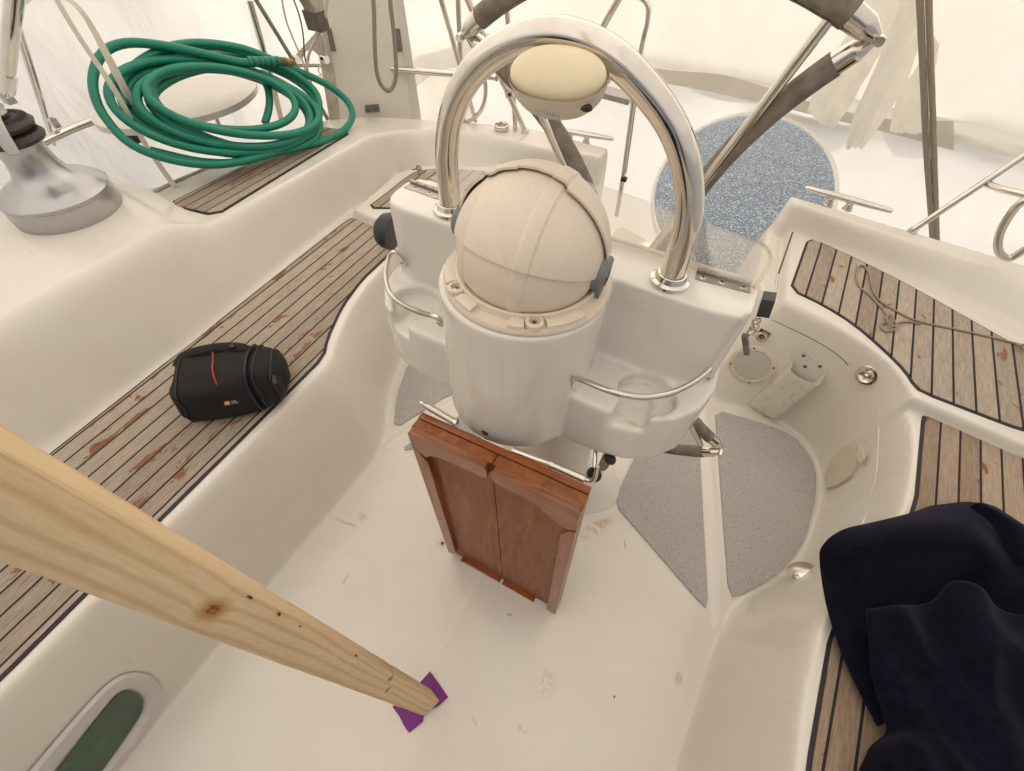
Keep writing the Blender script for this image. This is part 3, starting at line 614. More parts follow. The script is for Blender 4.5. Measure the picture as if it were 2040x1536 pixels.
# cup shelf rails
def rail(pts, name='cup_rail'):
    mb = MB(); mb.tube(pts, .0052, 12); o = sub(name, mb, STEEL, PED)
    for e, q in ((pts[0], pts[1]), (pts[-1], pts[-2])):
        m2 = MB(); d = (Vector(q) - Vector(e)).normalized(); m2.ball(Vector(e) - Vector((0, 0, .004)), .0085, .006, .010, 12); sub('foot', m2, STEEL, o)
    return o
rail([PY(1139, 776, .505), PY(1143, 757, .49), PY(1160, 757, .478), PY(1215, 779, .463), PY(1270, 791, .47), PY(1325, 786, .50), PY(1370, 768, .545), PY(1403, 745, .595), PY(1414, 735, .612), PY(1408, 748, .62)])
rail([PY(803, 519, .625), PY(788, 503, .605), PY(776, 510, .60), PY(768, 545, .575), PY(776, 582, .545), PY(800, 605, .52), PY(835, 622, .495), PY(868, 631, .475), PY(877, 640, .487)])
# hinges of the wind screen
def hinge(a, b, pins, lead):
    A, B = P(*a, PT), P(*b, PT); X = B - A; Yd = Vector((-X.y, X.x, 0)).normalized()
    mb = MB(); mb.box(A + Vector((0, 0, -.002)), X, Yd * .022, (0, 0, .0035)); mb.bevel(.001, 1)
    h = sub('hinge', mb, HINGE, PED)
    k = MB(); 
    for i in range(5):
        p, q = A + X * (i / 5 + .004) + Yd * .025, A + X * ((i + 1) / 5 - .012) + Yd * .025
        k.tube([p + Vector((0, 0, .004)), q + Vector((0, 0, .004))], .0042, 10)
    sub('knuckle', k, HINGE, h)
    for t in pins: screw(h, A + X * t + Yd * .009 + Vector((0, 0, .0015)), (0, 0, 1), .0055)
hinge((804, 374), (884, 402), (.25, .6, .95), 0)
hinge((1384, 557), (1494, 585), (.13, .48, .86), 0)
# clear folding screen
def screen():
    z = PT + .012; q = [P(855, 358, z), P(960, 327, z + .01), P(1040, 335, z + .01), P(1200, 374, z + .01), P(1360, 432, z + .01), P(1480, 475, z + .01), P(1515, 487, z + .01), P(1532, 505, z + .01), P(1532, 530, z + .005), P(1502, 575, z), P(1385, 538, z), P(1300, 505, z), P(1100, 440, z), P(960, 400, z)]
    mb = MB(); mb.slab(q, (0, 0, 1), .005); o = sub('wind_screen', mb, ACR, PED, sharp=30)
    e = MB(); e.tube([p + Vector((0, 0, .0025)) for p in (q[5], q[6], q[7], q[8], q[9])], .0032, 8); sub('polished_edge', e, ACR, o)
screen()
screw(PED, P(966, 862, .735) , (0, -1, .15), .0085)
PED.children[-1].location = (0, 0, 0)
# black domed knob on the port side of the pedestal
mb = MB(); c = PY(768, 458, .70); mb.lathe([(0, .034), (.022, .031), (.036, .02), (.042, .006), (.042, -.012), (0, -.012)], c + Vector((.012, 0, 0)), (-1, -.12, .1), 28)
tag(mb.build('rubber_dome', BLACK), 'black rubber dome on the left flank of the white pedestal', 'rubber dome')

# ---------------------------------------------------------------- compass
CC = Vector((CX + .004, .557, 1.082)); CRD = .1165
COMP = thing('compass', 'large cream domed compass with ribbed sliding hood on the pedestal top', 'compass', (CC.x, CC.y, PT))
tilt = Matrix.Rotation(R(3), 3, 'Z') @ Matrix.Rotation(R(5), 3, 'Y')
ribs = ((-.66, -.60), (.12, .30))
def shell(r, p0, p1, n=150, m=64, th=.0035, edge=None, notch=None):
    """polar axis = hinge axis (x); p = angle about it measured from the front"""
    mb = MB(); outer = []; inner = []
    for i in range(n + 1):
        x = -.985 + 1.97 * i / n; ro = []; ri = []
        pe = p0 + (notch(x) if notch else 0)
        for k in range(m + 1):
            p = R(pe + (p1 - pe) * k / m); rr = r
            for a, b_ in ribs:
                if a < x < b_: rr += .0024 * min(1, (x - a) / .014, (b_ - x) / .014)
            if edge:
                dd = math.degrees(p) - pe
                rr += edge * max(0, min(1, 1.6 - dd / 7))
            q = math.sqrt(max(0, 1 - x * x))
            d = Vector((x, -math.cos(p) * q, math.sin(p) * q)); ro.append(CC + tilt @ (d * rr)); ri.append(CC + tilt @ (d * (rr - th)))
        outer.append(ro); inner.append(ri)
    mb.loft(outer); 
    loop = lambda rows, k: [r_[k] for r_ in rows]
    mb.loft([loop(outer, 0), loop(inner, 0)]); mb.loft([loop(outer, -1), loop(inner, -1)])
    return mb
sub('lower_dome', shell(CRD, -42, 30), PLAST, COMP, sharp=50, fix=False)
sub('sliding_cover', shell(CRD + .005, 21, 112), PLAST, COMP, sharp=50, fix=False)
sub('hood', shell(CRD + .0105, 84, 215, edge=.002, notch=lambda x: 3 * (abs(x + .1) < .42) + 2.5 * (abs(x + .08) < .2)), PLAST, COMP, sharp=50, fix=False)
# base ring with lugs
rg = MB(); n = 120; rows = []
def rr_(a):       # outer radius with flats
    return .136
for r0, z0 in ((.112, -.055), (.1415, -.055), (.1415, -.050), (.139, -.046), (.121, -.046), (.1205, -.034), (.118, -.033), (.112, -.036)):
    rows.append([(CC.x + r0 * math.cos(2 * math.pi * i / n), CC.y + r0 * math.sin(2 * math.pi * i / n), CC.z + z0) for i in range(n)])
rg.loft(rows, close=True); ring = sub('base_ring', rg, PLAST, COMP)
for a, w_ in ((232, .030), (300, .030), (345, .026), (195, .02)):
    c = Vector((CC.x + .127 * math.cos(R(a)), CC.y + .127 * math.sin(R(a)), CC.z - .048)); rad = Vector((math.cos(R(a)), math.sin(R(a)), 0)); tg = Vector((-rad.y, rad.x, 0))
    if a in (232, 300):
        lug = MB(); lug.lathe([(0, 0), (.0145, 0), (.0145, .010), (.0125, .012), (.0092, .012), (.0085, .006), (0, .006)], c, (0, 0, 1), 24); lo_ = sub('lug', lug, PLAST, ring)
for a0, a1 in ((240, 256), (283, 293), (308, 335), (205, 224)):
    s_ = MB(); prs = []
    for r0, z0 in ((.1395, -.048), (.1385, -.040), (.128, -.038), (.120, -.040), (.120, -.048)):
        prs.append([(CC.x + r0 * math.cos(R(a0 + (a1 - a0) * i / 12)), CC.y + r0 * math.sin(R(a0 + (a1 - a0) * i / 12)), CC.z + z0) for i in range(13)])
    s_.loft(prs); s_.face([s_.bm.verts.new(p[0]) for p in prs]); s_.face([s_.bm.verts.new(p[-1]) for p in prs][::-1]); sub('raised_pad', s_, PLAST, ring)
for a in (232, 300): screw(COMP, (CC.x + .127 * math.cos(R(a)), CC.y + .127 * math.sin(R(a)), CC.z - .0415), (0, 0, 1), .0065, name='screw')
for sgn, sc_ in ((1, 1.), (-1, .85)):
    ax = tilt @ Vector((sgn, 0, 0)); c = CC + ax * (CRD + .001) + Vector((0, 0, .004))
    k = MB(); k.lathe([(0, -.006), (.0285 * sc_, -.006), (.0285 * sc_, .010), (.025 * sc_, .0135), (0, .0135)], c, ax, 32)
    kn = sub('knob', k, GREYP, COMP)
    lv = MB(); t_ = ax.cross(Vector((0, 0, 1))).normalized(); dn = Vector((0, 0, -1))
    lv.slab([c + ax * -.004 + t_ * -.013, c + ax * -.004 + t_ * -.011 + dn * .056, c + ax * -.004 + t_ * .011 + dn * .056, c + ax * -.004 + t_ * .019], ax, .014); lv.bevel(.002, 2); sub('lever', lv, GREYP, kn)
    gl = MB(); gl.tube([c + ax * .0138 + t_ * (.017 * math.cos(a)) + Vector((0, 0, .017 * math.sin(a))) for a in [2 * math.pi * i / 28 for i in range(28)]], .0009, 6, closed=True, k=1); gl.tube([c + ax * .0138 + t_ * .007, c + ax * .0138 - t_ * .003 + dn * .013], .0012, 6); sub('mark', gl, plain('grey_mark', (.10, .12, .13)), kn)

# ---------------------------------------------------------------- guard arch
AY = .665
arc = [(897, 408), (893, 360), (890, 300), (900, 228), (930, 160), (985, 104), (1060, 72), (1140, 74), (1220, 112), (1292, 182), (1345, 262), (1370, 350), (1372, 430), (1357, 490), (1338, 548)]
ap = [PY(u, v, AY + .00 * i) for i, (u, v) in enumerate(arc)]
ap[0].z = ap[-1].z = PT - .002
ARCH = thing('guard_arch', 'polished stainless steel arch tube rising over the compass from both sides', 'grab rail', (-.24, AY, PT))
mb = MB(); mb.tube(ap, .0205, 28, k=10); sub('tube', mb, STEEL, ARCH)
for p in (ap[0], ap[-1]):
    m2 = MB(); m2.lathe([(.021, .0), (.034, .0), (.0345, .003), (.033, .007), (.027, .010), (.0235, .018), (.021, .019)], (p.x, p.y, PT), (0, 0, 1), 36); sub('flange', m2, STEEL, ARCH)
# bracket plate below the crown
bk = [PY(1022, 88, AY - .012), PY(1218, 120, AY - .012), PY(1212, 168, AY - .012), PY(1150, 160, AY - .012), PY(1060, 140, AY - .012), PY(1020, 130, AY - .012)]
m2 = MB(); m2.slab(bk, (0, 1, 0), .022); m2.bevel(.002, 2); sub('bracket', m2, STEEL, ARCH)

# egg shaped housing under the crown
hc_ = PY(1110, 150, AY - .055)
POD = thing('instrument_housing', 'yellowed oval plastic housing with a ribbed lower edge under the steel arch', 'housing', hc_)
axx = (PY(1205, 172, AY - .05) - PY(1015, 140, AY - .05)).normalized()
vd = (hc_ - Vector((0, 0, CAMH))).normalized()
up_ = (Vector((0, -.42, .9)) - axx * axx.dot(Vector((0, -.42, .9)))).normalized(); fw = axx.cross(up_)
def egg(a, bb, h0, h1, n=56, m=14, pw=2.0, sh=0):
    rows = []
    for k in range(m + 1):
        t = k / m; f = max(0, 1 - t ** pw) ** .5; rows.append([hc_ + axx * (a * f * math.copysign(abs(math.cos(q)) ** .86, math.cos(q))) + fw * (bb * f * math.sin(q) + sh * t) + up_ * (h0 + (h1 - h0) * t) for q in [2 * math.pi * i / n for i in range(n)]])
    return rows
m3 = MB(); m3.loft(egg(.064, .040, .0, .020, pw=2.6), close=True); sub('cover', m3, YEL, POD)
m3 = MB(); m3.loft(egg(.066, .042, .0, -.052, pw=2.0), close=True); lw = sub('lower_case', m3, CREAM, POD)
m3 = MB(); m3.loft(egg(.067, .043, .003, -.007, pw=6, m=4)[:4], close=True); sub('trim', m3, CREAM, POD)
for i in range(22):
    q = R(-150 + i * 3.7); f = .80
    a_ = hc_ + axx * (.066 * .975 * math.cos(q)) + fw * (.042 * .975 * abs(math.sin(q))) * 1 + up_ * -.018
    b_ = hc_ + axx * (.066 * .855 * math.cos(q)) + fw * (.042 * .865 * abs(math.sin(q))) + up_ * -.031
    o_ = MB(); o_.tube([a_, b_], .0013, 6); sub('rib', o_, WPL, lw)
m3 = MB(); m3.ball(hc_ + axx * .050 + fw * .028 - up_ * .012, .009, .005, .005, 12); sub('screw_recess', m3, DKMET, POD)

# ---------------------------------------------------------------- folding steering wheel behind the pedestal
WY = .90
TR, TL, BRn = PY(1752, 78, WY), PY(921, 72, WY), PY(1436, 900, WY)
wc = (TL + BRn) / 2; BLn = wc * 2 - TR
_a = (TR - TL).normalized(); _b = (TR - BRn).normalized(); _b2 = Vector((_b.z, 0, -_b.x)); ux = (_a + _b2); ux.y = 0; ux.normalize(); uz = Vector((-ux.z, 0, ux.x)); WR = (TR - wc).length
uy = ux.cross(uz)
WHEEL = thing('folding_helm', 'folding steering wheel with grey suede grip and steel spokes behind the pedestal', 'steering wheel', (wc.x, wc.y, wc.z))
wang = lambda p: math.atan2((p - wc).dot(uz), (p - wc).dot(ux))
def wp(a, r=WR, off=0): return wc + ux * (r * math.cos(a)) + uz * (r * math.sin(a)) + Vector((0, off, 0))
aTR, aTL, aBR, aBL = wang(TR), wang(TL), wang(BRn), wang(BLn)
def arcpts(p0, p1, mirror=0, n=24):
    a0, a1 = wang(p0), wang(p1)
    if mirror < 0 and a1 < a0 and a0 - a1 > math.pi: a1 += 2 * math.pi
    if mirror < 0 and a1 < a0: a1 += 2 * math.pi
    out = []; m_ = (p0 - wc).dot(ux) * .5 + (p1 - wc).dot(ux) * .5
    for i in range(n + 1):
        a = a0 + (a1 - a0) * i / n; p = wp(a)
        if mirror: d = (p - wc).dot(ux); p = p + ux * ((2 if mirror > 0 else 2.12) * (m_ - d))
        out.append(p)
    e0, e1 = p0 - out[0], p1 - out[-1]
    out = [p + e0.lerp(e1, i / n) for i, p in enumerate(out)]
    return [p + Vector((0, .016 if mirror else 0, 0)) for p in out]
GR = .0185
def rimseg(pts, nm='grip'):
    pts = crom(pts, 4); CL = .052
    def at_len(P_, L_):
        acc = 0
        for k in range(len(P_) - 1):
            d = (P_[k + 1] - P_[k]).length
            if acc + d >= L_: return k + 1, P_[k].lerp(P_[k + 1], (L_ - acc) / d)
            acc += d
    i0, q0 = at_len(pts, CL); i1, q1 = at_len(pts[::-1], CL); mid_ = [q0] + pts[i0:len(pts) - i1] + [q1]
    m4 = MB(); m4.tube(mid_, GR, 18, k=1); g_ = sub(nm, m4, LEATH, WHEEL)
    for e, q in ((pts, q0), (pts[::-1], q1)):
        m5 = MB(); k_ = at_len(e, CL * .5); d = (k_[1] - e[0]).normalized(); m5.tube([e[0] - d * .006, e[0] + d * .010, k_[1], q, q + (q - k_[1]) * .12], [.003, .010, .0160, .0172, .0172], 18, k=6); sub('end_cone', m5, STEEL, g_)
    st_ = MB()
    for i in range(len(mid_) - 1):
        a, b_ = mid_[i], mid_[i + 1]
        for k in range(2): q = a.lerp(b_, k / 2) + Vector((0, -.011, -.0155)); st_.tube([q, q + (b_ - a) * .25], .0013, 5)
    sub('stitching', st_, plain('stitch_thread', (.09, .06, .045), .9), g_)
rimseg(arcpts(TL, TR)); rimseg(arcpts(BLn, BRn))
a_r = (aTR, aBR); rimseg(arcpts(TR, BRn, 1)); rimseg(arcpts(TL, BLn, -1))
for p in (TR, TL, BRn, BLn):
    d = (p - wc).normalized(); h = MB(); h.lathe([(0, -.012), (.006, -.012), (.008, 0), (.006, .012), (0, .012)], p + Vector((0, -.004, 0)), (0, 1, 0), 20); sub('hinge_bolt', h, STEEL, WHEEL)
sp = PY(1642, 52, WY); asp = wang(sp); sp2 = PY(1400, 893, WY); a2 = wang(sp2)
for a in (asp, math.pi - asp + 2 * (aTR + aTL - math.pi) / 2 * 0, a2, -math.pi - a2 if a2 < 0 else math.pi - a2, ):
    m4 = MB(); m4.tube([wp(a, WR - .01), wp(a, .06)], .0088, 14); sub('spoke', m4, STEEL, WHEEL)
m4 = MB(); m4.lathe([(0, -.03), (.05, -.03), (.07, -.01), (.07, .015), (.03, .03), (0, .03)], wc, (0, 1, 0), 32); sub('hub', m4, STEEL, WHEEL)

# ---------------------------------------------------------------- folding table hung on the front of the pedestal
TY = .345
TLc, TRc, BLc, BRc = PY(820, 850, TY), PY(1163, 1008, TY), PY(901, 1100, TY), PY(1108, 1222, TY)
TAB = thing('folding_table', 'varnished reddish brown cockpit table folded down below the pedestal', 'table', ((BLc.x + BRc.x) / 2, TY, BLc.z))
def tq(s_, t, d=0): # s across 0..1, t down 0..1, d toward the viewer
    a = TLc.lerp(TRc, s_); b_ = BLc.lerp(BRc, s_); p = a.lerp(b_, t); p = Vector(p); p.y -= d; return p
def board(s0, s1, t0, t1, d0, d1, nm, mat, bev=.004, par=None, cham=None):
    m_ = MB(); pts = cham or [(s0, t0), (s1, t0), (s1, t1), (s0, t1)]
    m_.slab([tq(s, t, d0) for s, t in pts], (0, -1, 0), d1 - d0); m_.bevel(bev, 3); return sub(nm, m_, mat, par or TAB)
leafA = board(.0, .497, .0, 1., -.022, .0, 'leaf', WOODP, .004); leafB = board(.503, 1., .0, 1., -.022, .0, 'leaf', WOODP, .004)
back = board(.0, 1., -.004, .995, -.038, -.0235, 'back_leaf', WOODH, .006)
FD = .015
def fid(a, mat, par): return board(0, 0, 0, 0, .0, FD, 'fiddle', mat, .005, par, a)
fid([(.0, .004), (.012, -.002), (.475, -.002), (.487, .008), (.487, .040), (.47, .055), (.20, .058), (.12, .078), (.085, .10), (.04, .085), (.0, .06)], WOODH, leafA)
fid([(.513, .008), (.525, -.002), (.988, -.002), (1., .004), (1., .10), (.955, .118), (.88, .105), (.78, .064), (.535, .056), (.513, .040)], WOODC, leafB)
fid([(.0, .066), (.04, .092), (.085, .135), (.085, .89), (.05, .935), (.0, .945)], WOODV, leafA)
fid([(1., .11), (1., .99), (.965, .99), (.925, .95), (.925, .17), (.96, .125)], WOODV, leafB)
fid([(.17, .945), (.475, .945), (.487, .953), (.487, .990), (.475, .996), (.14, .996), (.11, .975)], WOODH, leafA)
fid([(.525, .945), (.80, .945), (.87, .975), (.86, .996), (.525, .996), (.513, .990), (.513, .953)], WOODH, leafB)
def rod(a, b_, r=.0075, nm='hinge_rod'):
    m_ = MB(); m_.tube([a, b_], r, 16); return sub(nm, m_, STEEL, TAB)
RY = TY + .046
rod(PY(846, 806, RY), PY(908, 842, RY)); rod(PY(1022, 897, RY), PY(1098, 925, RY)); rod(PY(1100, 926, RY), PY(1165, 955, RY))
for q in ((908, 842), (1099, 925.5)): 
    m_ = MB(); a = PY(*q, RY); m_.tube([a - Vector((.003, 0, 0)), a + Vector((.003, 0, 0))], .0092, 16); sub('collar', m_, STEEL, TAB)
m_ = MB(); m_.tube([PY(1163, 954, RY), PY(1178, 957, RY), PY(1186, 950, RY), PY(1190, 928, RY)], .0042, 10); sub('bent_pin', m_, STEEL, TAB)
m_ = MB(); m_.tube([PY(848, 806, RY), PY(838, 802, RY)], .005, 10); m_.cbox(PY(845, 801, RY), (.012, 0, .016), (0, .004, 0), (.003, 0, .003)); sub('wing_nut', m_, STEEL, TAB)
m_ = MB(); m_.tube([PY(904, 842, RY), PY(908, 854, RY), PY(925, 862, RY + .01), PY(945, 868, RY + .05)], .004, 8); sub('hook', m_, STEEL, TAB)


# ---------------------------------------------------------------- measuring on the moulding's surface
from mathutils.bvhtree import BVHTree
_v = [v.co for v in mo.data.vertices]; BV = BVHTree.FromPolygons(_v, [p.vertices for p in mo.data.polygons])
def S(u, v, lift=0.):
    d = Vector(ray(u, v)).normalized(); h, n, i, t = BV.ray_cast(Vector((0, 0, CAMH)), d)
    if h is None: return P(u, v, ZC), Vector((0, 0, 1))
    if n.dot(d) > 0: n = -n
    return h + n * lift, n
def frame(n, up=(0, 0, 1)):
    n = n.normalized(); x = Vector(up).cross(n).normalized(); return x, n.cross(x), n

# side window in the cockpit wall, lower left of the picture
_h = [S(*q)[0] for q in ((120, 1500), (285, 1400), (225, 1520))]
wn_ = (_h[1] - _h[0]).cross(_h[2] - _h[0]).normalized(); wn_ = wn_ if wn_.x > 0 else -wn_
_o2 = _h[1] + wn_ * .004
def wallx(u, v): return PP(u, v, _o2, wn_)
fo = crom([wallx(*q) for q in ((30, 1570), (110, 1475), (180, 1396), (228, 1352), (272, 1339), (312, 1352), (321, 1385), (300, 1436), (225, 1536), (170, 1605))], 6)
fi = crom([wallx(*q) for q in ((70, 1575), (138, 1489), (200, 1412), (232, 1378), (262, 1371), (290, 1384), (296, 1402), (283, 1436), (205, 1540), (155, 1602))], 6)
ft = crom([wallx(*q) for q in ((78, 1580), (145, 1492), (205, 1415), (236, 1380), (258, 1376), (279, 1388), (284, 1402), (272, 1434), (198, 1540), (148, 1600))], 6)
n_ = len(fo); mb = MB(); mb.loft([[p + wn_ * .001 for p in fo], [p * .86 + q * .14 + wn_ * .009 for p, q in zip(fo, fi)], [p * .14 + q * .86 + wn_ * .009 for p, q in zip(fo, fi)], [p + wn_ * .006 for p in fi], [p - wn_ * .004 for p in ft]], close=False)
port = sub('side_window', mb, plain('grey_window_frame', (.60, .58, .55), .4, var=.03), BOAT)
mb = MB(); mb.slab([p + wn_ * .0022 for p in ft], wn_, .001)
def tinted():
    b = NB('green_tinted_pane'); v = b.coord(); b.set(col=b.ramp(b.noise(v, 6, 2), [(.3, (.006, .035, .014)), (.7, (.02, .11, .045))]), rough=.05, coat=.8); return b.m
sub('pane', mb, tinted(), port)


# unseen bulkhead behind the viewer, added with dark parts for the steel to mirror
mb = MB(); mb.box((-2.1, -3.2, -.3), (3.9, 0, 0), (0, 1.6, 0), (0, 0, 1.15)); mb.bevel(.05, 4); bh = sub('unseen_bulkhead', mb, GEL2, BOAT)
mb = MB(); mb.box((-.5, -1.63, .05), (.65, 0, 0), (0, .04, 0), (0, 0, .9)); sub('reflected_dark_board', mb, plain('reflected_dark_gloss', (.01, .012, .012), .1), bh)  # added dark board, there only to darken reflections
mb = MB(); mb.prism([(-.9, -3.2), (.6, -3.2), (.6, -1.9), (-.9, -1.9)], .86, .90); sub('reflected_dark_slab', mb, plain('reflected_dark_matt', (.03, .025, .02), .8), bh)  # added dark slab out of view, also for the reflections

mb = MB(); rows = []
for i in range(9):
    y_ = -1.45 - 1.3 * i / 8; hh = .62 + .25 * math.sin(min(1, i / 5) * 1.4) - .1 * max(0, i - 5) / 3
    rows.append([(-.15 + 1.15 * math.copysign(abs(math.cos(a)) ** .6, math.cos(a)), y_, .86 + hh * abs(math.sin(a)) ** .6) for a in [math.pi * k / 24 for k in range(25)]])
mb.loft(rows); sub('reflected_dark_hood', mb, plain('reflected_hood_dark', (.02, .022, .03), .85), BOAT)  # unseen dark hood, added to give the steel arch dark streaks

# ---------------------------------------------------------------- fittings on the starboard wall
c, n = S(1498, 727); x, y, n = frame(n); r0 = ((S(1453, 715)[0] - S(1545, 740)[0]).length) / 2
SPK = thing('speaker', 'round white loudspeaker grille on the cockpit wall beside the rod pocket', 'loudspeaker', c)
mb = MB(); mb.lathe([(0, 0), (r0, 0), (r0, .004), (r0 * .95, .007), (r0 * .80, .008), (r0 * .78, .0055), (0, .0055)], c, n, 48); sub('bezel', mb, CREAM, SPK)
def perf(xa, ya):
    b = NB('perforated_grille'); v = b.coord('Object'); f = None
    for a in (xa, ya, (xa + ya) * .7071, (xa - ya) * .7071)[:2]:
        d = b.n('VectorMath', operation='DOT_PRODUCT'); b.l(v, d.inputs[0]); d.inputs[1].default_value = a
        q = b.math('SINE', b.math('MULTIPLY', d.outputs['Value'], 2 * math.pi / .0058)); f = q if f is None else b.math('MULTIPLY', f, q)
    b.set(col=b.ramp(b.math('ABSOLUTE', f), [(.3, (.66, .62, .55)), (.6, (.34, .31, .26))]), rough=.5); return b.m
mb = MB(); mb.lathe([(0, .0095), (r0 * .4, .009), (r0 * .77, .0062), (r0 * .78, .004)], c, n, 40); sub('grille', mb, perf(x, y), SPK)
for a in (20, 110, 200, 290):
    p = c + (x * math.cos(R(a)) + y * math.sin(R(a))) * r0 * .89 + n * .0078; mb = MB(); mb.lathe([(0, .001), (.0035, .001), (.0035, -.001)], p, n, 10); sub('screw', mb, DKMET, SPK)

# tapered rod pocket
q0, n0 = S(1600, 735); x, y, n0 = frame(n0)
def wpl(u, v, d=0.): return PP(u, v, q0 + n0 * d, n0)
PKT = thing('rod_pocket', 'open white plastic pocket with scuffed front screwed to the cockpit wall', 'holder', q0)
mb = MB(); back = [wpl(1583, 697, .002), wpl(1588, 698, .002), wpl(1650, 733, .002), wpl(1640, 760, .002), wpl(1548, 838, .002), wpl(1490, 800, .002), wpl(1570, 735, .002)]
mb.slab(back, n0, .004); mb.bevel(.0015, 2); sub('back_plate', mb, WPL, PKT)
mb = MB(); dpt = .035
tA, tB, bB, bA = [wpl(*q, dpt) for q in ((1573, 740), (1632, 768), (1543, 836), (1490, 804))]
tA0, tB0, bB0, bA0 = [wpl(*q, .004) for q in ((1584, 712), (1646, 742), (1552, 822), (1500, 790))]
def rows_(a0, a, b, b0): return [a0, a0.lerp(a, .5), a0.lerp(a, .9), a.lerp(b, .06), a.lerp(b, .25), a.lerp(b, .5) - n0 * .0, a.lerp(b, .75), a.lerp(b, .94), b.lerp(b0, .1), b.lerp(b0, .5), b0]
R0, R1 = rows_(tA0, tA, tB, tB0), rows_(bA0, bA, bB, bB0); dn = (R1[5] - R0[5]).normalized()
for i in (4, 5, 6): R0[i] = R0[i] + dn * (.010 if i == 5 else .007)
inn = [p - n0 * .004 * (1 if 2 < i < 8 else .3) + (R0[5] - p).normalized() * .002 for i, p in enumerate(R0)]
low = [a.lerp(b, .75) - n0 * .004 * (1 if 2 < i < 8 else .3) for i, (a, b) in enumerate(zip(R0, R1))]
mb.loft([low, inn, R0, [a.lerp(b, .02) for a, b in zip(R0, R1)], [a.lerp(b, .5) for a, b in zip(R0, R1)], [a.lerp(b, .96) for a, b in zip(R0, R1)], R1, [p - n0 * dpt * .9 for p in R1]])
def scuffed():
    b = NB('scuffed_white_plastic'); v = b.coord(); f = b.noise(v, 22, 8, .7, 1.)
    b.set(col=b.mix(b.math('MULTIPLY', b.ramp(f, [(.52, (0, 0, 0)), (.66, (1, 1, 1))]), .5), (.66, .61, .52), (.38, .31, .22)), rough=.45); return b.m
sub('pocket', mb, scuffed(), PKT, sharp=70)
for q in ((1601, 709), (1604, 730), (1634, 730)): 
    o_ = wpl(*q, .0062); screw(PKT, o_, n0, .0072, HINGE, 'rivet')

# hinged cover plate
c, n = S(1690, 930); x, y, n = frame(n)
def wc2(u, v, d=0.): return PP(u, v, c + n * d, n)
mb = MB(); mb.slab([wc2(*q, -.004) for q in ((1655, 976), (1654, 955), (1662, 925), (1682, 900), (1713, 884), (1722, 888), (1721, 912), (1714, 935), (1700, 955), (1672, 972))], n, .018); mb.bevel(.003, 3)
o = mb.build('socket_cover', plain('aged_cream_plastic', (.62, .545, .42), .4, var=.05)); BX = thing('wall_socket_box', 'cream teardrop cover plate on the curved wall left of the brown bench', 'cover plate', c); o.name = 'cover'; o.parent = BX; o.matrix_parent_inverse = Matrix.Translation(-BX.location)
mb = MB(); mb.slab([wc2(*q, .014) for q in ((1709, 905), (1722, 898), (1724, 915), (1716, 925))], n, .006); mb.bevel(.001, 2); sub('latch', mb, CREAM, BX)

# round chrome catch on the shoulder and the half sunk one on the wall
c, n = S(1728, 748); CT = thing('round_catch', 'round chrome catch on the shoulder below the helm seat planking', 'catch', c)
n = (n + Vector((-.1, -.25, .3))).normalized()
mb = MB(); mb.lathe([(0, -.006), (.033, -.006), (.0335, .001), (.031, .0035), (.024, .004), (.018, -.001), (0, -.002)], c + n * .004, n, 40); sub('dish', mb, STEEL, CT)
mb = MB(); mb.ball(c + n * .008, .009, .009, .009, 14); sub('button', mb, STEEL, CT)
c, n = S(1603, 1141); CT = thing('flush_catch', 'chrome half disc catch in the wall beside the navy jacket', 'catch', c)
a_ = (S(1575, 1152)[0] - S(1628, 1132)[0]).normalized(); b_ = Vector((0, 0, 1)).cross(a_).normalized(); ax_ = (Vector((0, 0, 1)) * .55 + n * .6).normalized()
mb = MB(); mb.lathe([(0, -.004), (.042, -.004), (.0425, 0), (.034, .006), (.014, .011), (0, .012)], c + n * .006, ax_, 36); sub('dish', mb, STEEL, CT)
mb = MB(); mb.ball(c + ax_ * .009, .006, .006, .005, 12); sub('button', mb, STEEL, CT)

# hasp with ring
c, n = S(1520, 668); x, y, n = frame(n); HP = thing('ring_hasp', 'small chrome ring hasp above the loudspeaker', 'hasp', c)
mb = MB(); mb.cbox(c + n * .002 + y * .012, x * .040, y * .020, n * .004); mb.bevel(.0015, 2); sub('plate', mb, STEEL, HP)
mb = MB(); mb.cbox(c + n * .006, x * .020, y * .026, n * .006); mb.bevel(.002, 2); sub('tongue', mb, STEEL, HP)
mb = MB(); mb.tube([c + n * .007 + x * (.018 * math.cos(a)) + y * (.016 * math.sin(a) - .008) for a in [2 * math.pi * i / 20 for i in range(20)]], .0028, 8, closed=True, k=2); sub('ring', mb, STEEL, HP)

# black mast clutch block on the pedestal flank with its chain
b0 = PY(1527, 607, .735); EC = thing('control_block', 'black block with hanging steel chain on the right flank of the pedestal', 'control block', b0)
mb = MB(); mb.cbox(b0, (.020, 0, .004), (0, .026, 0), (-.007, 0, .036)); mb.bevel(.006, 3); sub('block', mb, plain('dark_grey_block', (.045, .045, .045), .45), EC)
for i, q in enumerate(((1507, 640), (1500, 650), (1497, 661), (1489, 671))):
    p = PY(*q, .73); mb = MB(); t = Vector((-.5, 0, -.85)) ; s_ = Vector((0, 1, 0)) if i % 2 else Vector((.85, 0, -.5))
    mb.tube([p + t * (.008 * math.cos(a)) + s_ * (.0045 * math.sin(a)) for a in [2 * math.pi * k / 14 for k in range(14)]], .0018, 7, closed=True, k=1); sub('chain_link', mb, STEEL, EC)
mb = MB(); mb.tube([PY(1519, 630, .73), PY(1505, 632, .73), PY(1512, 650, .73), PY(1500, 668, .73)], .0016, 7); sub('wire', mb, CREAM, EC)
mb = MB(); mb.cbox(PY(1486, 686, .73), (.009, 0, .004), (0, .012, 0), (-.022, 0, .040)); mb.bevel(.001, 1); sub('strap', mb, LEATH, EC)

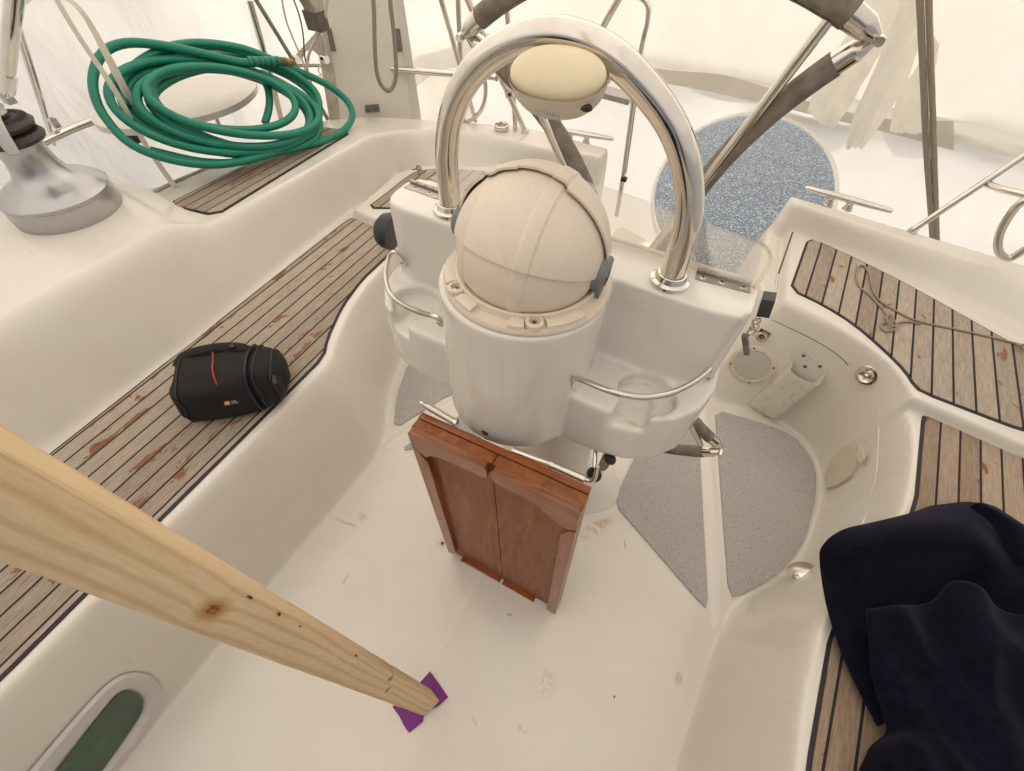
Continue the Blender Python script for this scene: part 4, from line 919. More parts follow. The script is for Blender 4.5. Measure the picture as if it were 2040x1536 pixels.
# thin stay along the helm seat lid
a, b = P(1579, 463, ZH + .016), P(1550, 548, ZH + .016); d = P(1544, 583, ZH + .016)
ST = thing('lid_stay', 'thin dark gas strut with silver end beside the helm seat lid', 'strut', b)
mb = MB(); mb.tube([a, b], .0035, 10); sub('rod', mb, plain('dark_rod', (.09, .075, .06), .4), ST)
mb = MB(); mb.tube([b, b.lerp(d, .6), b.lerp(d, .8), d], [.0055, .0055, .0035, .002], 12, k=4); sub('end_fitting', mb, STEEL, ST)

# engine control under the pedestal
pc = PY(1160, 915, .56); ENG = thing('engine_control', 'chrome engine lever housing with black knobs under the pedestal', 'engine control', pc)
mb = MB(); 
for k in range(2):
    pass
rows = []
for t in range(9):
    a = R(-70 + 140 * t / 8); rows.append([PY(1185, 935, .50) + Vector((.035 * math.cos(a) - .01, .05 + .03 * k_ , .045 * math.sin(a))) for k_ in (-1, -.9, .9, 1)])
mb.loft(rows); sub('chrome_cover', mb, STEEL, ENG)
for u, v, yy, r0_ in ((1215, 914, .50, .0115), (1184, 946, .46, .0145)):
    p = PY(u, v, yy); mb = MB(); mb.lathe([(0, -.013), (r0_ * .8, -.013), (r0_, -.008), (r0_, .006), (r0_ * .7, .012), (0, .013)], p, (.5, -.6, .5), 20); kk = sub('knob', mb, BLACK, ENG)
    mb = MB(); mb.tube([p, p + Vector((-.02, .05, .02))], .005, 10); sub('stem', mb, STEEL, kk)

# ---------------------------------------------------------------- wooden prop and its foam pad
A, B = Vector((-.179, -.063, 0)), Vector((-.163, -.015, 0)); Cc = B + Vector((-.0365, .0115, 0)); D = A + (Cc - B)
LEAN = Vector((-.100, -.003, 1))
_fn = Vector(((B - A).y, -(B - A).x, 0)).normalized(); _pn = LEAN.cross(B - A).normalized()
kn_ = []
for u_, v_, r_k in ((425, 1214, .0085), (778, 1352, .005), (772, 1375, .0045)):
    q = PP(u_, v_, A, _pn); kn_.append((q.x, q.y, q.z, r_k))
PINE = pine('raw_pine', kn_)
def prop():
    mb = MB(); rows = []; N = 90; z0, z1 = .0085, 2.95
    for i in range(N + 1):
        z = z0 + (z1 - z0) * i / N; row = []
        for k, (p, q) in enumerate(((A, B), (B, Cc), (Cc, D), (D, A))):
            for t in (.06, .5, .94):
                v_ = p.lerp(q, t); w_ = noise.noise(Vector((k * 3.1 + t, 0, z * 22))) * .0009; c_ = (A + Cc) / 2; v_ = v_ + (v_ - c_).normalized() * w_
                row.append(Vector((v_.x, v_.y, 0)) + LEAN * z)
        rows.append(row)
    mb.loft(rows, close=True); mb.face([mb.bm.verts.new(v) for v in rows[0]]); mb.face([mb.bm.verts.new(v) for v in rows[-1]]); return mb
PROP = tag(prop().build('wooden_prop', PINE, sharp=50), 'rough pale pine post standing upright on the cockpit sole', 'wooden post')
def onface(p, q, t, z, off=.0008): v_ = p.lerp(q, t); nn = Vector(((q - p).y, -(q - p).x, 0)).normalized(); return Vector((v_.x, v_.y, 0)) + LEAN * z + nn * off, nn
for t, z, w_, h_ in ((.955, 1.02, .003, .012), (.94, .955, .0035, .010), (.93, .90, .003, .006), (.97, .70, .0025, .016), (.95, .17, .003, .014)):
    p, nn = onface(A, B, t, z); m_ = MB(); e = (B - A).normalized(); rr = random.Random(int(z * 99)); q = [p + e * (w_ * .6 * (rr.random() * 1.2 + .2) * sx) + Vector((0, 0, .55 * h_ * sz * (.6 + rr.random()))) for sx, sz in ((-1, -.5), (-.3, -.8), (.9, -.6), (1, .1), (.6, .7), (-.8, .6))]
    m_.slab(q, nn, .0006); sub('ink_mark', m_, DKMET, PROP)
for z, rx in ((1.03 - .12, .009), (.42, .006), (.27, .006)):
    pass
def foam():
    b = NB('purple_waffle_foam'); v = b.coord(rot=(0, 0, R(35))); s_ = b.sep(v)
    f = b.math('MULTIPLY', b.math('ABSOLUTE', b.math('SINE', b.math('MULTIPLY', s_[0], 520))), b.math('ABSOLUTE', b.math('SINE', b.math('MULTIPLY', s_[1], 520))))
    b.set(col=b.ramp(f, [(.05, (.13, .022, .15)), (.6, (.30, .06, .32))]), rough=.85); b.bump(f, .9, .0015); return b.m
fp = px([(857, 1338), (868, 1352), (893, 1389), (874, 1407), (846, 1421), (843, 1438), (816, 1460), (806, 1446), (797, 1428), (783, 1408), (790, 1404), (812, 1399), (838, 1390), (834, 1364)], 0)
mb = MB(); mb.prism(fp, .0025, .0085); mb.bevel(.001, 1); tag(mb.build('foam_pad', foam()), 'scrap of purple waffle foam under the foot of the pine post', 'foam pad')

# ---------------------------------------------------------------- beetle on the sole
bc = P(881, 1082, .004); BG = thing('insect', 'small dark beetle on the white sole left of the table', 'insect', bc)
mb = MB(); mb.ball(bc, .0032, .0055, .003, 12); sub('body', mb, BLACK, BG)
for i in range(6):
    sd_ = 1 if i % 2 else -1; mb = MB(); mb.tube([bc + Vector((sd_ * .002, (i // 2 - 1) * .003, 0)), bc + Vector((sd_ * .007, (i // 2 - 1) * .006, .001)), bc + Vector((sd_ * .009, (i // 2 - 1) * .008, -.004))], .0005, 5, k=3); sub('leg', mb, BLACK, BG)
tag(MB().ball(P(1224, 1388, .003), .002, .0035, .002, 8).build('crumb', BLACK), 'black crumb lying alone on the open white sole', 'crumb')

# ---------------------------------------------------------------- winch
wz = ZC + .06
cL, cR = P(22, 452, wz), P(238, 402, wz); wr = (cR - cL).length / 2; wc_ = (cL + cR) / 2 + Vector((-.015, .02, 0)); k = wr / .105
WN = thing('winch', 'grey aluminium sheet winch with dark ribbed top on the coaming', 'winch', (wc_.x, wc_.y, wz))
mb = MB(); mb.lathe([(0, 0), (.104, 0), (.1055, .002), (.1055, .042), (.1045, .0425), (.1045, .045), (.1055, .0455), (.1055, .050), (.103, .053), (.084, .066), (.080, .068), (.064, .076), (.052, .086), (.0455, .102), (.042, .12), (.042, .140), (.047, .152), (0, .152)], (0, 0, 0), (0, 0, 1), 96)
for v in mb.bm.verts: v.co = v.co * k + Vector((wc_.x, wc_.y, wz))
sub('drum', mb, plain('grey_anodised', (.47, .47, .475), .30, .85, var=.03, scale=200, bump=.02), WN)
RUB = plain('ribbed_black_rubber', (.05, .04, .035), .6, var=.3, scale=60)
for z0, r0_ in ((.150, .055), (.174, .052)):
    mb = MB(); mb.lathe([(0, 0), (.044, 0), (r0_, .005), (r0_ + .003, .012), (r0_ - .004, .020), (0, .024)], (0, 0, z0), (0, 0, 1), 64)
    for v in mb.bm.verts: v.co = v.co * k + Vector((wc_.x, wc_.y, wz))
    jw = sub('jaw', mb, RUB, WN)
    mb = MB()
    for i in range(40):
        a = 2 * math.pi * i / 40; p, q = [Vector((rr * math.cos(a), rr * math.sin(a), zz)) for rr, zz in ((.035, z0 + .0235), (r0_ - .004, z0 + .0205))]
        mb.tube([Vector((wc_.x, wc_.y, wz)) + p * k, Vector((wc_.x, wc_.y, wz)) + q * k], .0022, 5)
    sub('ridges', mb, RUB, jw)
mb = MB(); W0 = Vector((wc_.x, wc_.y, wz))
arm = [W0 + Vector(v) * k for v in ((-.03, .02, .206), (.01, -.005, .209), (.042, -.022, .200), (.068, -.036, .155))]
mb.tube(arm, [.022, .022, .019, .013], 14, flat=.4, up=(0, 0, 1)); sub('feeder_arm', mb, plain('grey_cast_arm', (.42, .42, .41), .4, .6, var=.08), WN)
mb = MB(); mb.lathe([(0, 0), (.03, 0), (.032, .006), (.026, .012), (0, .013)], W0 + Vector((0, 0, .200)) * k, (0, 0, 1), 40); sub('cap', mb, STEELM, WN)

# ---------------------------------------------------------------- camera bag
def bag():
    z = ZS + .075; a, b = P(360, 770, z), P(566, 742, z); a.z = b.z = z; L_ = (b - a).length; ax = (b - a).normalized(); sd_ = Vector((ax.y, -ax.x, 0)); up = Vector((0, 0, 1))
    T_ = thing('camera_bag', 'small black camera bag with a red piped stripe on the teak bench', 'camera bag', (a + b) / 2 - Vector((0, 0, .07)))
    def sec(s, w, h, zc=0., tw=0, n=36, e=.62, off=0):
        w = max(w, .001); h = max(h, .001); out = []; o = a.lerp(b, s) + up * zc + sd_ * off
        for i in range(n):
            q = 2 * math.pi * i / n; cx_, sx = math.cos(q), math.sin(q)
            w_ = w * 1.14; yy = w_ * math.copysign(abs(cx_) ** e, cx_); zz = h * 1.1 * math.copysign(abs(sx) ** e, sx); yy *= 1 - .10 * (zz / h)
            out.append(o + sd_ * yy + up * zz + ax * (noise.noise(Vector((s * 4, q, 0))) * .010) + (sd_ * cx_ + up * sx) * (noise.noise(Vector((s * 5.5, cx_ * 1.5, sx * 1.5))) * .009 * (w > .02)))
        return out
    prof_ = [(0, .0, .0), (.004, .04, .034), (.02, .058, .050), (.06, .069, .060), (.15, .076, .067), (.35, .079, .070), (.55, .078, .070), (.70, .074, .068), (.755, .070, .065)]
    mb = MB(); rows = [sec(s, max(w, .001) * 1.06, max(h, .001)) for s, w, h in prof_]; mb.loft(rows, close=True); mb.face([mb.bm.verts.new(p) for p in rows[-1]])
    body_ = sub('body', mb, FABRIC, T_, sharp=60)
    mb = MB(); rows = [sec(s, w, h, 0) for s, w, h in ((.735, .060, .055), (.76, .066, .060), (.80, .070, .063), (.90, .066, .060), (.96, .060, .055), (.985, .045, .042), (.99, .0, .0))]; mb.loft(rows, close=True); cap_ = sub('end_pocket', mb, FABRIC, T_, sharp=60)
    for s, w, h, nm, r_ in ((.745, .0765, .0675, 'zip', .0028), (.81, .0712, .0642, 'piping', .0022), (.10, .078, .066, 'piping', .0022), (.95, .0625, .0572, 'piping', .002)):
        mb = MB(); mb.tube(sec(s, w, h), r_, 7, closed=True, k=1); sub(nm, mb, BLACK, body_ if s < .9 else cap_)
    # red stripe running over the top panel
    mb = MB(); pts = []
    for i in range(15):
        q = R(148 - 112 * i / 14); s = .33 + .03 * math.sin(i / 14 * 2.6) + .15 * (i / 14); cx_, sx = math.cos(q), math.sin(q); e = .62
        zz = .0775 * abs(sx) ** e; yy = .092 * math.copysign(abs(cx_) ** e, cx_) * (1 - .12 * zz / .07)
        pts.append(a.lerp(b, s) - sd_ * yy * -1 + up * (zz + .0015))
    mb.tube(pts, .0022, 8, k=3, flat=1.); sub('red_stripe', mb, plain('red_piping', (.42, .035, .015), .6), T_)
    # carrying handle
    mb = MB(); mb.tube([a.lerp(b, s) + sd_ * y_ + up * z_ for s, y_, z_ in ((.05, -.02, .058), (.12, -.042, .074), (.3, -.05, .082), (.5, -.052, .082), (.66, -.046, .078), (.73, -.040, .066))], .013, 12, flat=.3, up=(0, 0, 1)); sub('handle', mb, FABRIC, T_, sharp=60)
    for s, y_, z_, d in ((.72, .012, .070, (.35, .75, .2)), (.95, .035, .046, (.2, .7, -.3))):
        p = a.lerp(b, s) + sd_ * y_ + up * z_; d_ = (ax * d[0] + sd_ * d[1] + up * -.25).normalized(); w_ = ax if s < .9 else up
        mb = MB(); mb.tube([p, p + d_ * .012], .0025, 8); sub('slider', mb, BLACK, T_)
        mb = MB(); mb.tube([p + d_ * .012, p + d_ * .018, p + d_ * .034, p + d_ * .038], [.004, .0065, .007, .004], 12, flat=.4, k=4, up=(0, 0, 1)); sub('zip_pull', mb, plain('brown_rubber_pull', (.035, .02, .018), .5), T_)
    p = a.lerp(b, .80) - sd_ * .048 + up * .055; mb = MB(); mb.tube([p + ax * (.014 * math.cos(q)) + sd_ * (.012 * math.sin(q)) + up * .004 for q in [2 * math.pi * i / 18 for i in range(18)]], .0028, 8, closed=True, k=1); sub('ring', mb, BLACK, T_)
    mb = MB(); mb.cbox(a.lerp(b, .60) - sd_ * .046 + up * .085, ax * .012, sd_ * .016, up * .006); mb.bevel(.002, 2); sub('buckle', mb, BLACK, T_)
    p = a.lerp(b, .06) + sd_ * .05 + up * -.05; mb = MB(); mb.cbox(p, ax * .014, sd_ * .022, up * .012); mb.bevel(.003, 2); sub('side_pull', mb, BLACK, T_)
    # woven logo on the near side
    fn = (sd_ * .93 + up * .36).normalized(); fx = ax; fy = fn.cross(fx) * -1; fy = fx.cross(fn) * -1
    o_ = a.lerp(b, .53) + sd_ * .0925 + up * .010
    fy = (up - fn * up.dot(fn)).normalized()
    mb = MB(); mb.slab([o_ + fx * u_ + fy * v_ for u_, v_ in ((-.013, -.006), (.000, -.006), (.002, .0055), (-.011, .0055))], fn, .0008); lg = sub('logo_patch', mb, plain('orange_patch', (.62, .27, .03), .6), T_)
    mb = MB(); mb.slab([o_ + fx * u_ + fy * v_ + fn * .0008 for u_, v_ in ((-.008, -.001), (-.002, -.001), (-.001, .004), (-.006, .004))], fn, .0003); sub('logo_shape', mb, plain('yellow_patch', (.75, .45, .10), .6), lg)
    for i, tx in enumerate(('CASE', 'LOGIC')):
        cu = bpy.data.curves.new('t', 'FONT'); cu.body = tx; cu.size = .0062; cu.extrude = .0002; to = bpy.data.objects.new('t', cu); C.objects.link(to); bpy.context.view_layer.update()
        me = bpy.data.meshes.new_from_object(to.evaluated_get(bpy.context.evaluated_depsgraph_get())); bpy.data.objects.remove(to); me.name = 'lettering'; me.materials.clear(); me.materials.append(WPL)
        m4_ = Matrix.Identity(4); oo = o_ + fx * .0045 + fy * (.001 - .0055 * i) + fn * .001
        for r_i in range(3): m4_[r_i][0] = fx[r_i]; m4_[r_i][1] = fy[r_i]; m4_[r_i][2] = fn[r_i]; m4_[r_i][3] = oo[r_i]
        me.transform(m4_); lo = bpy.data.objects.new('lettering', me); C.objects.link(lo); lo.parent = T_; lo.matrix_parent_inverse = Matrix.Translation(-T_.location)
bag()

# ---------------------------------------------------------------- jacket
def net(rows, k=8, wob=.006, sc=9., seed=0.):
    R_ = [crom([P(*q) for q in r_], k) for r_ in rows]; m = len(R_[0]); cols = [crom([r_[i] for r_ in R_], k) for i in range(m)]
    out = [[cols[i][j] for i in range(m)] for j in range(len(cols[0]))]
    for r_ in out:
        for p in r_:
            q = p * sc + Vector((seed, 0, 0)); p.z += noise.noise(q) * wob + (.35 - abs(noise.noise(Vector((q.x * .75 + q.y * .5, q.y * .25 - q.x * .1, seed))))) * wob * 3.2 * (seed > 0)
            p.z = max(p.z, .455 if seed >= 0 else p.z)
    return out
JK = thing('jacket', 'dark navy fleece jacket bundled over the edge of the brown bench', 'jacket', P(1850, 1250, ZS))
def cloth(rows, nm, **kw):
    mb = MB(); mb.loft(net(rows, **kw)); o = sub(nm, mb, NAVY, JK, sharp=180)
    m = o.modifiers.new('thickness', 'SOLIDIFY'); m.thickness = .007; m.offset = -1
    m = o.modifiers.new('round', 'SUBSURF'); m.levels = 1; m.render_levels = 1; return o
z = ZS + .012
cloth([[(1795, 1038, z), (1825, 1020, z), (1875, 1004, z + .02), (1945, 1000, z + .03), (2005, 1032, z + .02), (2100, 1075, z)],
       [(1690, 1050, .48), (1770, 1036, .52), (1850, 1034, .55), (1935, 1040, .57), (2000, 1080, .55), (2110, 1110, .52)],
       [(1638, 1085, .47), (1720, 1080, .53), (1820, 1075, .56), (1930, 1090, .57), (2000, 1130, .56), (2110, 1150, .53)],
       [(1633, 1130, .45), (1700, 1140, .49), (1800, 1140, .50), (1910, 1140, .50), (1990, 1170, .50), (2110, 1190, .50)],
       [(1645, 1215, .445), (1705, 1230, .455), (1800, 1210, .455), (1900, 1200, .455), (1990, 1215, .46), (2110, 1230, .47)],
       [(1672, 1320, z), (1715, 1320, .45), (1800, 1290, .455), (1900, 1280, .455), (1990, 1290, .46), (2110, 1290, .46)],
       [(1735, 1448, z), (1760, 1440, .445), (1810, 1400, .455), (1900, 1380, .455), (1990, 1380, .46), (2110, 1380, .46)]], 'back_panel')
cloth([[(1735, 1235, .47), (1790, 1232, .475), (1850, 1225, .48), (1900, 1200, .49), (1945, 1215, .49), (2000, 1248, .50), (2110, 1262, .49)],
       [(1722, 1214, .505), (1790, 1206, .52), (1862, 1196, .535), (1895, 1158, .565), (1942, 1172, .565), (1995, 1222, .55), (2110, 1240, .54)],
       [(1723, 1232, .515), (1790, 1224, .54), (1858, 1222, .545), (1905, 1190, .58), (1950, 1205, .58), (2000, 1250, .565), (2110, 1265, .56)],
       [(1728, 1300, .50), (1792, 1300, .52), (1860, 1300, .535), (1915, 1290, .56), (1960, 1300, .57), (2010, 1310, .57), (2110, 1320, .57)],
       [(1738, 1385, .475), (1805, 1385, .505), (1870, 1390, .525), (1925, 1390, .54), (1975, 1395, .55), (2020, 1400, .56), (2110, 1410, .57)],
       [(1752, 1452, .455), (1812, 1445, .49), (1875, 1455, .515), (1930, 1470, .53), (1985, 1480, .54), (2030, 1485, .55), (2110, 1490, .56)],
       [(1716, 1500, .45), (1790, 1490, .50), (1870, 1510, .52), (1935, 1530, .53), (1990, 1545, .54), (2040, 1550, .55), (2110, 1560, .56)],
       [(1690, 1580, .445), (1780, 1590, .48), (1870, 1600, .50), (1940, 1610, .51), (2000, 1620, .52), (2050, 1620, .53), (2110, 1620, .54)]], 'front_panel', seed=3., wob=.013, sc=11.)
cloth([[(1930, 1010, .56), (1970, 1040, .575), (2000, 1090, .57), (2020, 1130, .55)], [(1950, 1000, .58), (2000, 1030, .60), (2040, 1080, .59), (2060, 1130, .58)], [(1980, 1010, .57), (2040, 1050, .59), (2080, 1090, .58), (2100, 1140, .57)]], 'collar', seed=5.)

# ---------------------------------------------------------------- rope on the starboard helm seat
def ropemat(nm, c0, c1):
    b = NB(nm); v = b.coord(rot=(.5, .3, .7)); wv = b.n('TexWave'); wv.inputs['Scale'].default_value = 120; wv.inputs['Distortion'].default_value = 2; b.l(v, wv.inputs['Vector'])
    b.set(col=b.mix(wv.outputs['Fac'], c0, c1), rough=.85); b.bump(wv.outputs['Fac'], .6, .001); return b.m
ROPE = ropemat('tan_cord', (.24, .19, .135), (.42, .35, .26)); ROPED = ropemat('weathered_rope', (.15, .13, .10), (.42, .37, .30))
def prp(L, z): return [P(q[0], q[1], z + (q[2] if len(q) > 2 else 0)) for q in L]
mb = MB(); zz = ZH + .0095
mb.tube(prp([(2075, 698), (2030, 686), (1980, 673), (1900, 655), (1830, 640), (1790, 622), (1752, 598), (1737, 572), (1733, 548), (1722, 531), (1711, 531), (1706, 548), (1712, 570), (1735, 590), (1757, 614), (1772, 632, .006), (1785, 642, .012), (1784, 655, .006), (1766, 660), (1756, 654), (1757, 646), (1772, 640, .004), (1780, 632, .014), (1772, 626, .012), (1766, 636, .012), (1778, 650, .010), (1792, 642, .004), (1812, 641), (1834, 646)], zz), .0036, 8, k=8)
tag(mb.build('knotted_cord', ROPE), 'thin tan cord with a loop and knot on the starboard helm seat planks', 'cord')
mb = MB(); q = P(2034, 690, ZH + .02); mb.tube([q + Vector((.012 * math.cos(a), .008 * math.sin(a), .006 * math.sin(a * 2))) for a in [i * .7 for i in range(14)]], .0036, 8, k=4); tag(mb.build('cord_knot', ROPE), 'small bunched knot at the foot of the coaming on the right edge', 'knot')
mb = MB(); a = P(833, 352, ZH + .012)
mb.tube([a + Vector((-.01, -.05, 0)), a, a + Vector((.0, .01, .02)), a + Vector((.012, .012, .035)), a + Vector((.0, .01, .045)), a + Vector((-.008, .01, .035)), a + Vector((.005, .008, .025))], .0045, 8, k=6)
mb.tube([a + Vector((-.035, .012, .018)), a + Vector((-.01, .01, .028)), a + Vector((.035, .012, .024))], .004, 8, k=6)
tag(mb.build('tied_lanyard', ROPE), 'short tied lanyard on the port helm seat behind the pedestal', 'lanyard')

# ---------------------------------------------------------------- stern rail, tubes and ladder
def tubes(name, label, cat, segs, mat=STEEL, group=None, n=14):
    """one welded thing; every run of tube is a part"""
    if len(segs) == 1:
        pts, r = segs[0][:2]; mb = MB(); mb.tube(pts, r, n); return tag(mb.build(name, mat), label, cat, group)
    t = thing(name, label, cat, segs[0][0][0], group)
    for sg in segs:
        mb = MB(); mb.tube(sg[0], sg[1], n); sub(sg[2] if len(sg) > 2 else 'tube', mb, sg[3] if len(sg) > 3 else mat, t)
    return t
RZ = .745
railp = [P(60, 297, RZ), P(108, 273, RZ), P(180, 243, RZ), P(330, 196, RZ), P(480, 150, RZ), P(560, 131, RZ), P(640, 128, RZ), P(760, 136, RZ), P(870, 145, RZ), P(975, 153, RZ), P(990, 156, RZ)]
v1 = P(560, 237, .63); v2 = P(923, 240, .57)
RAIL = tubes('pushpit_rail', 'low stainless steel stern rail running behind the hose and the white panel', 'rail', [
    (railp, .0135), ([v1, PY(538, 150, v1.y), PY(497, 0, v1.y)], .0125, 'stanchion'), ([v2, PY(912, -10, v2.y)], .0115, 'stanchion'),
    ([PY(966, 153, 2.05), PY(967, 190, 2.05), PY(957, 222, 2.05), PY(936, 240, 2.05), PY(920, 244, 2.05)], .010, 'bent_tube')])
b1 = P(948, 242, .57); tubes('backstay_strut', 'thin steel strut slanting up left of the arch from the stern', 'strut', [([b1, PY(876, -10, b1.y - .15)], .0105)])
b2 = P(1046, 262, .57); MS = tubes('antenna_strut', 'thick steel strut with black clamp and round foot beside the deck filler', 'strut', [
    ([b2, PY(1003, 165, b2.y - .08), PY(928, -10, b2.y - .3)], .0125, 'tube'), ([PY(1000, 158, b2.y - .09), PY(1012, 180, b2.y - .07)], .0165, 'sleeve'), ([b2 - Vector((0, 0, .006)), b2 + Vector((0, 0, .012))], .019, 'foot')])
mb = MB(); c_ = PY(1017, 186, b2.y - .1); mb.cbox(c_, (.036, 0, .012), (0, .03, 0), (-.008, 0, .024)); mb.bevel(.004, 2); cl_ = sub('clamp', mb, STEEL, MS); screw(cl_, c_ + Vector((.004, -.016, 0)), (0, -1, .2), .008, DKMET, 'bolt')
b3 = P(1027, 257, .57); tubes('stern_post', 'upright steel post partly hidden by the crown of the arch', 'post', [([b3, PY(1008, -10, b3.y)], .0115)])
tubes('diagonal_tube', 'steel tube crossing diagonally behind the arch crown', 'tube', [([PY(1100, 238, 2.15), PY(1200, 55, 2.1), PY(1240, -15, 2.05)], .0135)])
LAD = thing('boarding_ladder', 'folded steel boarding ladder with a flat step behind the arch', 'ladder', PY(1240, 380, 2.1))
mb = MB(); mb.tube([PY(1205, -20, 2.2), PY(1255, -16, 2.2), PY(1288, 6, 2.2), PY(1290, 40, 2.2), PY(1279, 90, 2.2), PY(1266, 170, 2.18), PY(1254, 260, 2.16), PY(1240, 360, 2.12), PY(1228, 430, 2.10)], .0105, 14); sub('side_tube', mb, STEEL, LAD)
mb = MB(); mb.tube([PY(1281, 90, 2.23), PY(1262, 240, 2.2), PY(1247, 345, 2.16)], .0025, 6); sub('cable', mb, DKMET, LAD)
mb = MB(); a, b_ = PY(1150, 172, 2.17), PY(1254, 199, 2.17); d = (b_ - a); mb.box(a, d, (0, .06, .01), (0, 0, -.022)); mb.bevel(.003, 2); sub('step', mb, STEELM, LAD)
mb = MB(); mb.cbox(PY(1243, 357, 2.11), (.026, 0, 0), (0, .02, 0), (0, 0, .018)); mb.bevel(.003, 2); sub('clip', mb, BLACK, LAD)

# thin stays and cables on the port quarter
c0 = P(653, 238, .62); tubes('stay_rod', 'grey rigging rod leaning down to the port quarter', 'stay', [([c0, PY(575, 106, c0.y - .07), PY(504, -10, c0.y - .14)], .008)], plain('grey_sleeve', (.22, .21, .19), .5))
for nm, lb, L_, r_, m_ in (('thick_cable', 'thick cream cable curving down beside the white panel', [(652, -8), (648, 30), (638, 62), (622, 92), (613, 120), (611, 165), (622, 205)], .0062, CREAM),
                         ('thin_cable', 'thin cream cable left of the panel bracket', [(560, -8), (570, 40), (586, 82), (602, 120), (618, 170), (655, 236)], .0042, CREAM),
                         ('dark_cable', 'thin dark cable hanging beside the panel bracket', [(582, -8), (596, 30), (604, 70), (608, 118), (625, 180), (645, 225)], .0030, plain('dark_cable', (.10, .085, .07), .6))):
    tag(MB().tube([PY(u, v, 1.62) for u, v in L_], r_, 8).build(nm, m_), lb, 'cable')

# white panel standing on the corner of the coaming
pa, pb_ = P(668, 237, .61), P(838, 236, .575); pn = Vector(((pb_ - pa).y, -(pb_ - pa).x, 0)).normalized()
if pn.y > 0: pn = -pn
pn = (pn + Vector((0, 0, .03))).normalized()
def pl(u, v, d=0.): return PP(u, v, pa + pn * (d - .14), pn)
PAN = thing('vinyl_panel', 'off white vinyl panel with small grey patches standing on the stern corner', 'panel', pa)
mb = MB(); mb.slab([pl(676, 275), pl(838, 275), pl(838, 228), pl(800, -20), pl(633, -20), pl(662, 200)], -pn, .03); mb.bevel(.004, 2); sub('sheet', mb, plain('off_white_vinyl', (.74, .70, .61), .5, var=.05, scale=6), PAN)
mb = MB(); mb.slab([pl(838, 275, .002), pl(822, 275, .002), pl(819, 215, .002), pl(812, 165, .002), pl(785, -20, .002), pl(801, -20, .002), pl(838, 228, .002)], -pn, .008); sub('edge_band', mb, plain('pale_edge_band', (.66, .63, .57), .5, var=.03), PAN)
mb = MB(); mb.slab([pl(660, 262, .002), pl(681, 262, .002), pl(668, 150, .002), pl(640, -20, .002), pl(615, -20, .002)], -pn, .008); sub('edge_band', mb, plain('weathered_edge_band', (.47, .44, .37), .6, var=.25, scale=25), PAN)
for q in (((650, 56), (660, 56), (670, 102), (660, 102)), ((787, 57), (796, 57), (802, 103), (791, 103)), ((727, 210), (754, 207), (757, 222), (728, 224))):
    mb = MB(); mb.slab([pl(*p, .004) for p in q], pn, .004); sub('patch', mb, plain('grey_velcro', (.17, .155, .13), .9, var=.3, scale=60), PAN)
lp = [(741, -20), (745, 20), (746, 70), (748, 120), (752, 150), (760, 170), (773, 181), (783, 172), (789, 150), (788, 110), (784, 60), (779, 20), (776, -20)]
tag(MB().tube([pl(u, v, .27) for u, v in lp], .0085, 10).build('hanging_rope', ROPED), 'frayed grey rope hanging in a loop over the stern rail', 'rope')
# bracket plate clamped on the rail
BRK = thing('rail_bracket', 'triangular steel bracket plate clamped to the stern rail', 'bracket', PY(620, 110, 1.66))
mb = MB(); mb.slab([PY(u, v, 1.68) for u, v in ((586, 112), (612, 84), (632, 60), (642, 70), (648, 98), (654, 124), (640, 124), (632, 108), (622, 100), (608, 102), (604, 112), (596, 122))], (0, 1, 0), .006); mb.bevel(.0012, 1); sub('plate', mb, STEELM, BRK)
for q in ((590, 118), (646, 118)):
    c_ = PY(*q, 1.665); mb = MB(); mb.tube([c_ + Vector((-.014, 0, 0)), c_ + Vector((.014, 0, 0))], .0155, 14); cc = sub('clamp', mb, STEEL, BRK); screw(cc, c_ + Vector((0, -.016, .006)), (0, -1, .3), .007, DKMET, 'bolt')
mb = MB(); mb.tube([PY(640, 128, 1.66), PY(634, 140, 1.65), PY(640, 150, 1.64), PY(634, 150, 1.64)], .0028, 8); sub('hook', mb, STEEL, BRK)
OB = thing('pole_mount', 'weathered dark pole end held in a black mount beside the panel', 'pole mount', PY(625, 20, 1.6))
mb = MB(); mb.tube([PY(592, -25, 1.6), PY(610, 5, 1.6), PY(622, 28, 1.6)], .0195, 16); sub('pole', mb, plain('weathered_pole', (.20, .165, .11), .6, var=.4, scale=40), OB)
mb = MB(); mb.cbox(PY(630, 40, 1.6), (.07, 0, 0), (0, .05, 0), (-.006, 0, .06)); mb.bevel(.006, 2); sub('mount', mb, plain('dark_mount', (.10, .085, .065), .5, var=.3), OB)

# deck filler
fc = P(999, 256, .57); FL = thing('deck_filler', 'round chrome deck filler with a raised key on the stern coaming', 'deck filler', fc)
mb = MB(); mb.lathe([(0, -.004), (.033, -.004), (.036, .002), (.0355, .017), (.031, .019), (.029, .012), (0, .012)], fc, (0, 0, 1), 36); sub('collar', mb, STEEL, FL)
mb = MB(); mb.cbox(fc + Vector((0, 0, .020)), (.040, .012, 0), (-.004, .012, 0), (0, 0, .010)); mb.cbox(fc + Vector((0, 0, .026)), (.012, 0, 0), (0, .012, 0), (0, 0, .012)); mb.bevel(.002, 2); sub('key', mb, STEEL, FL)

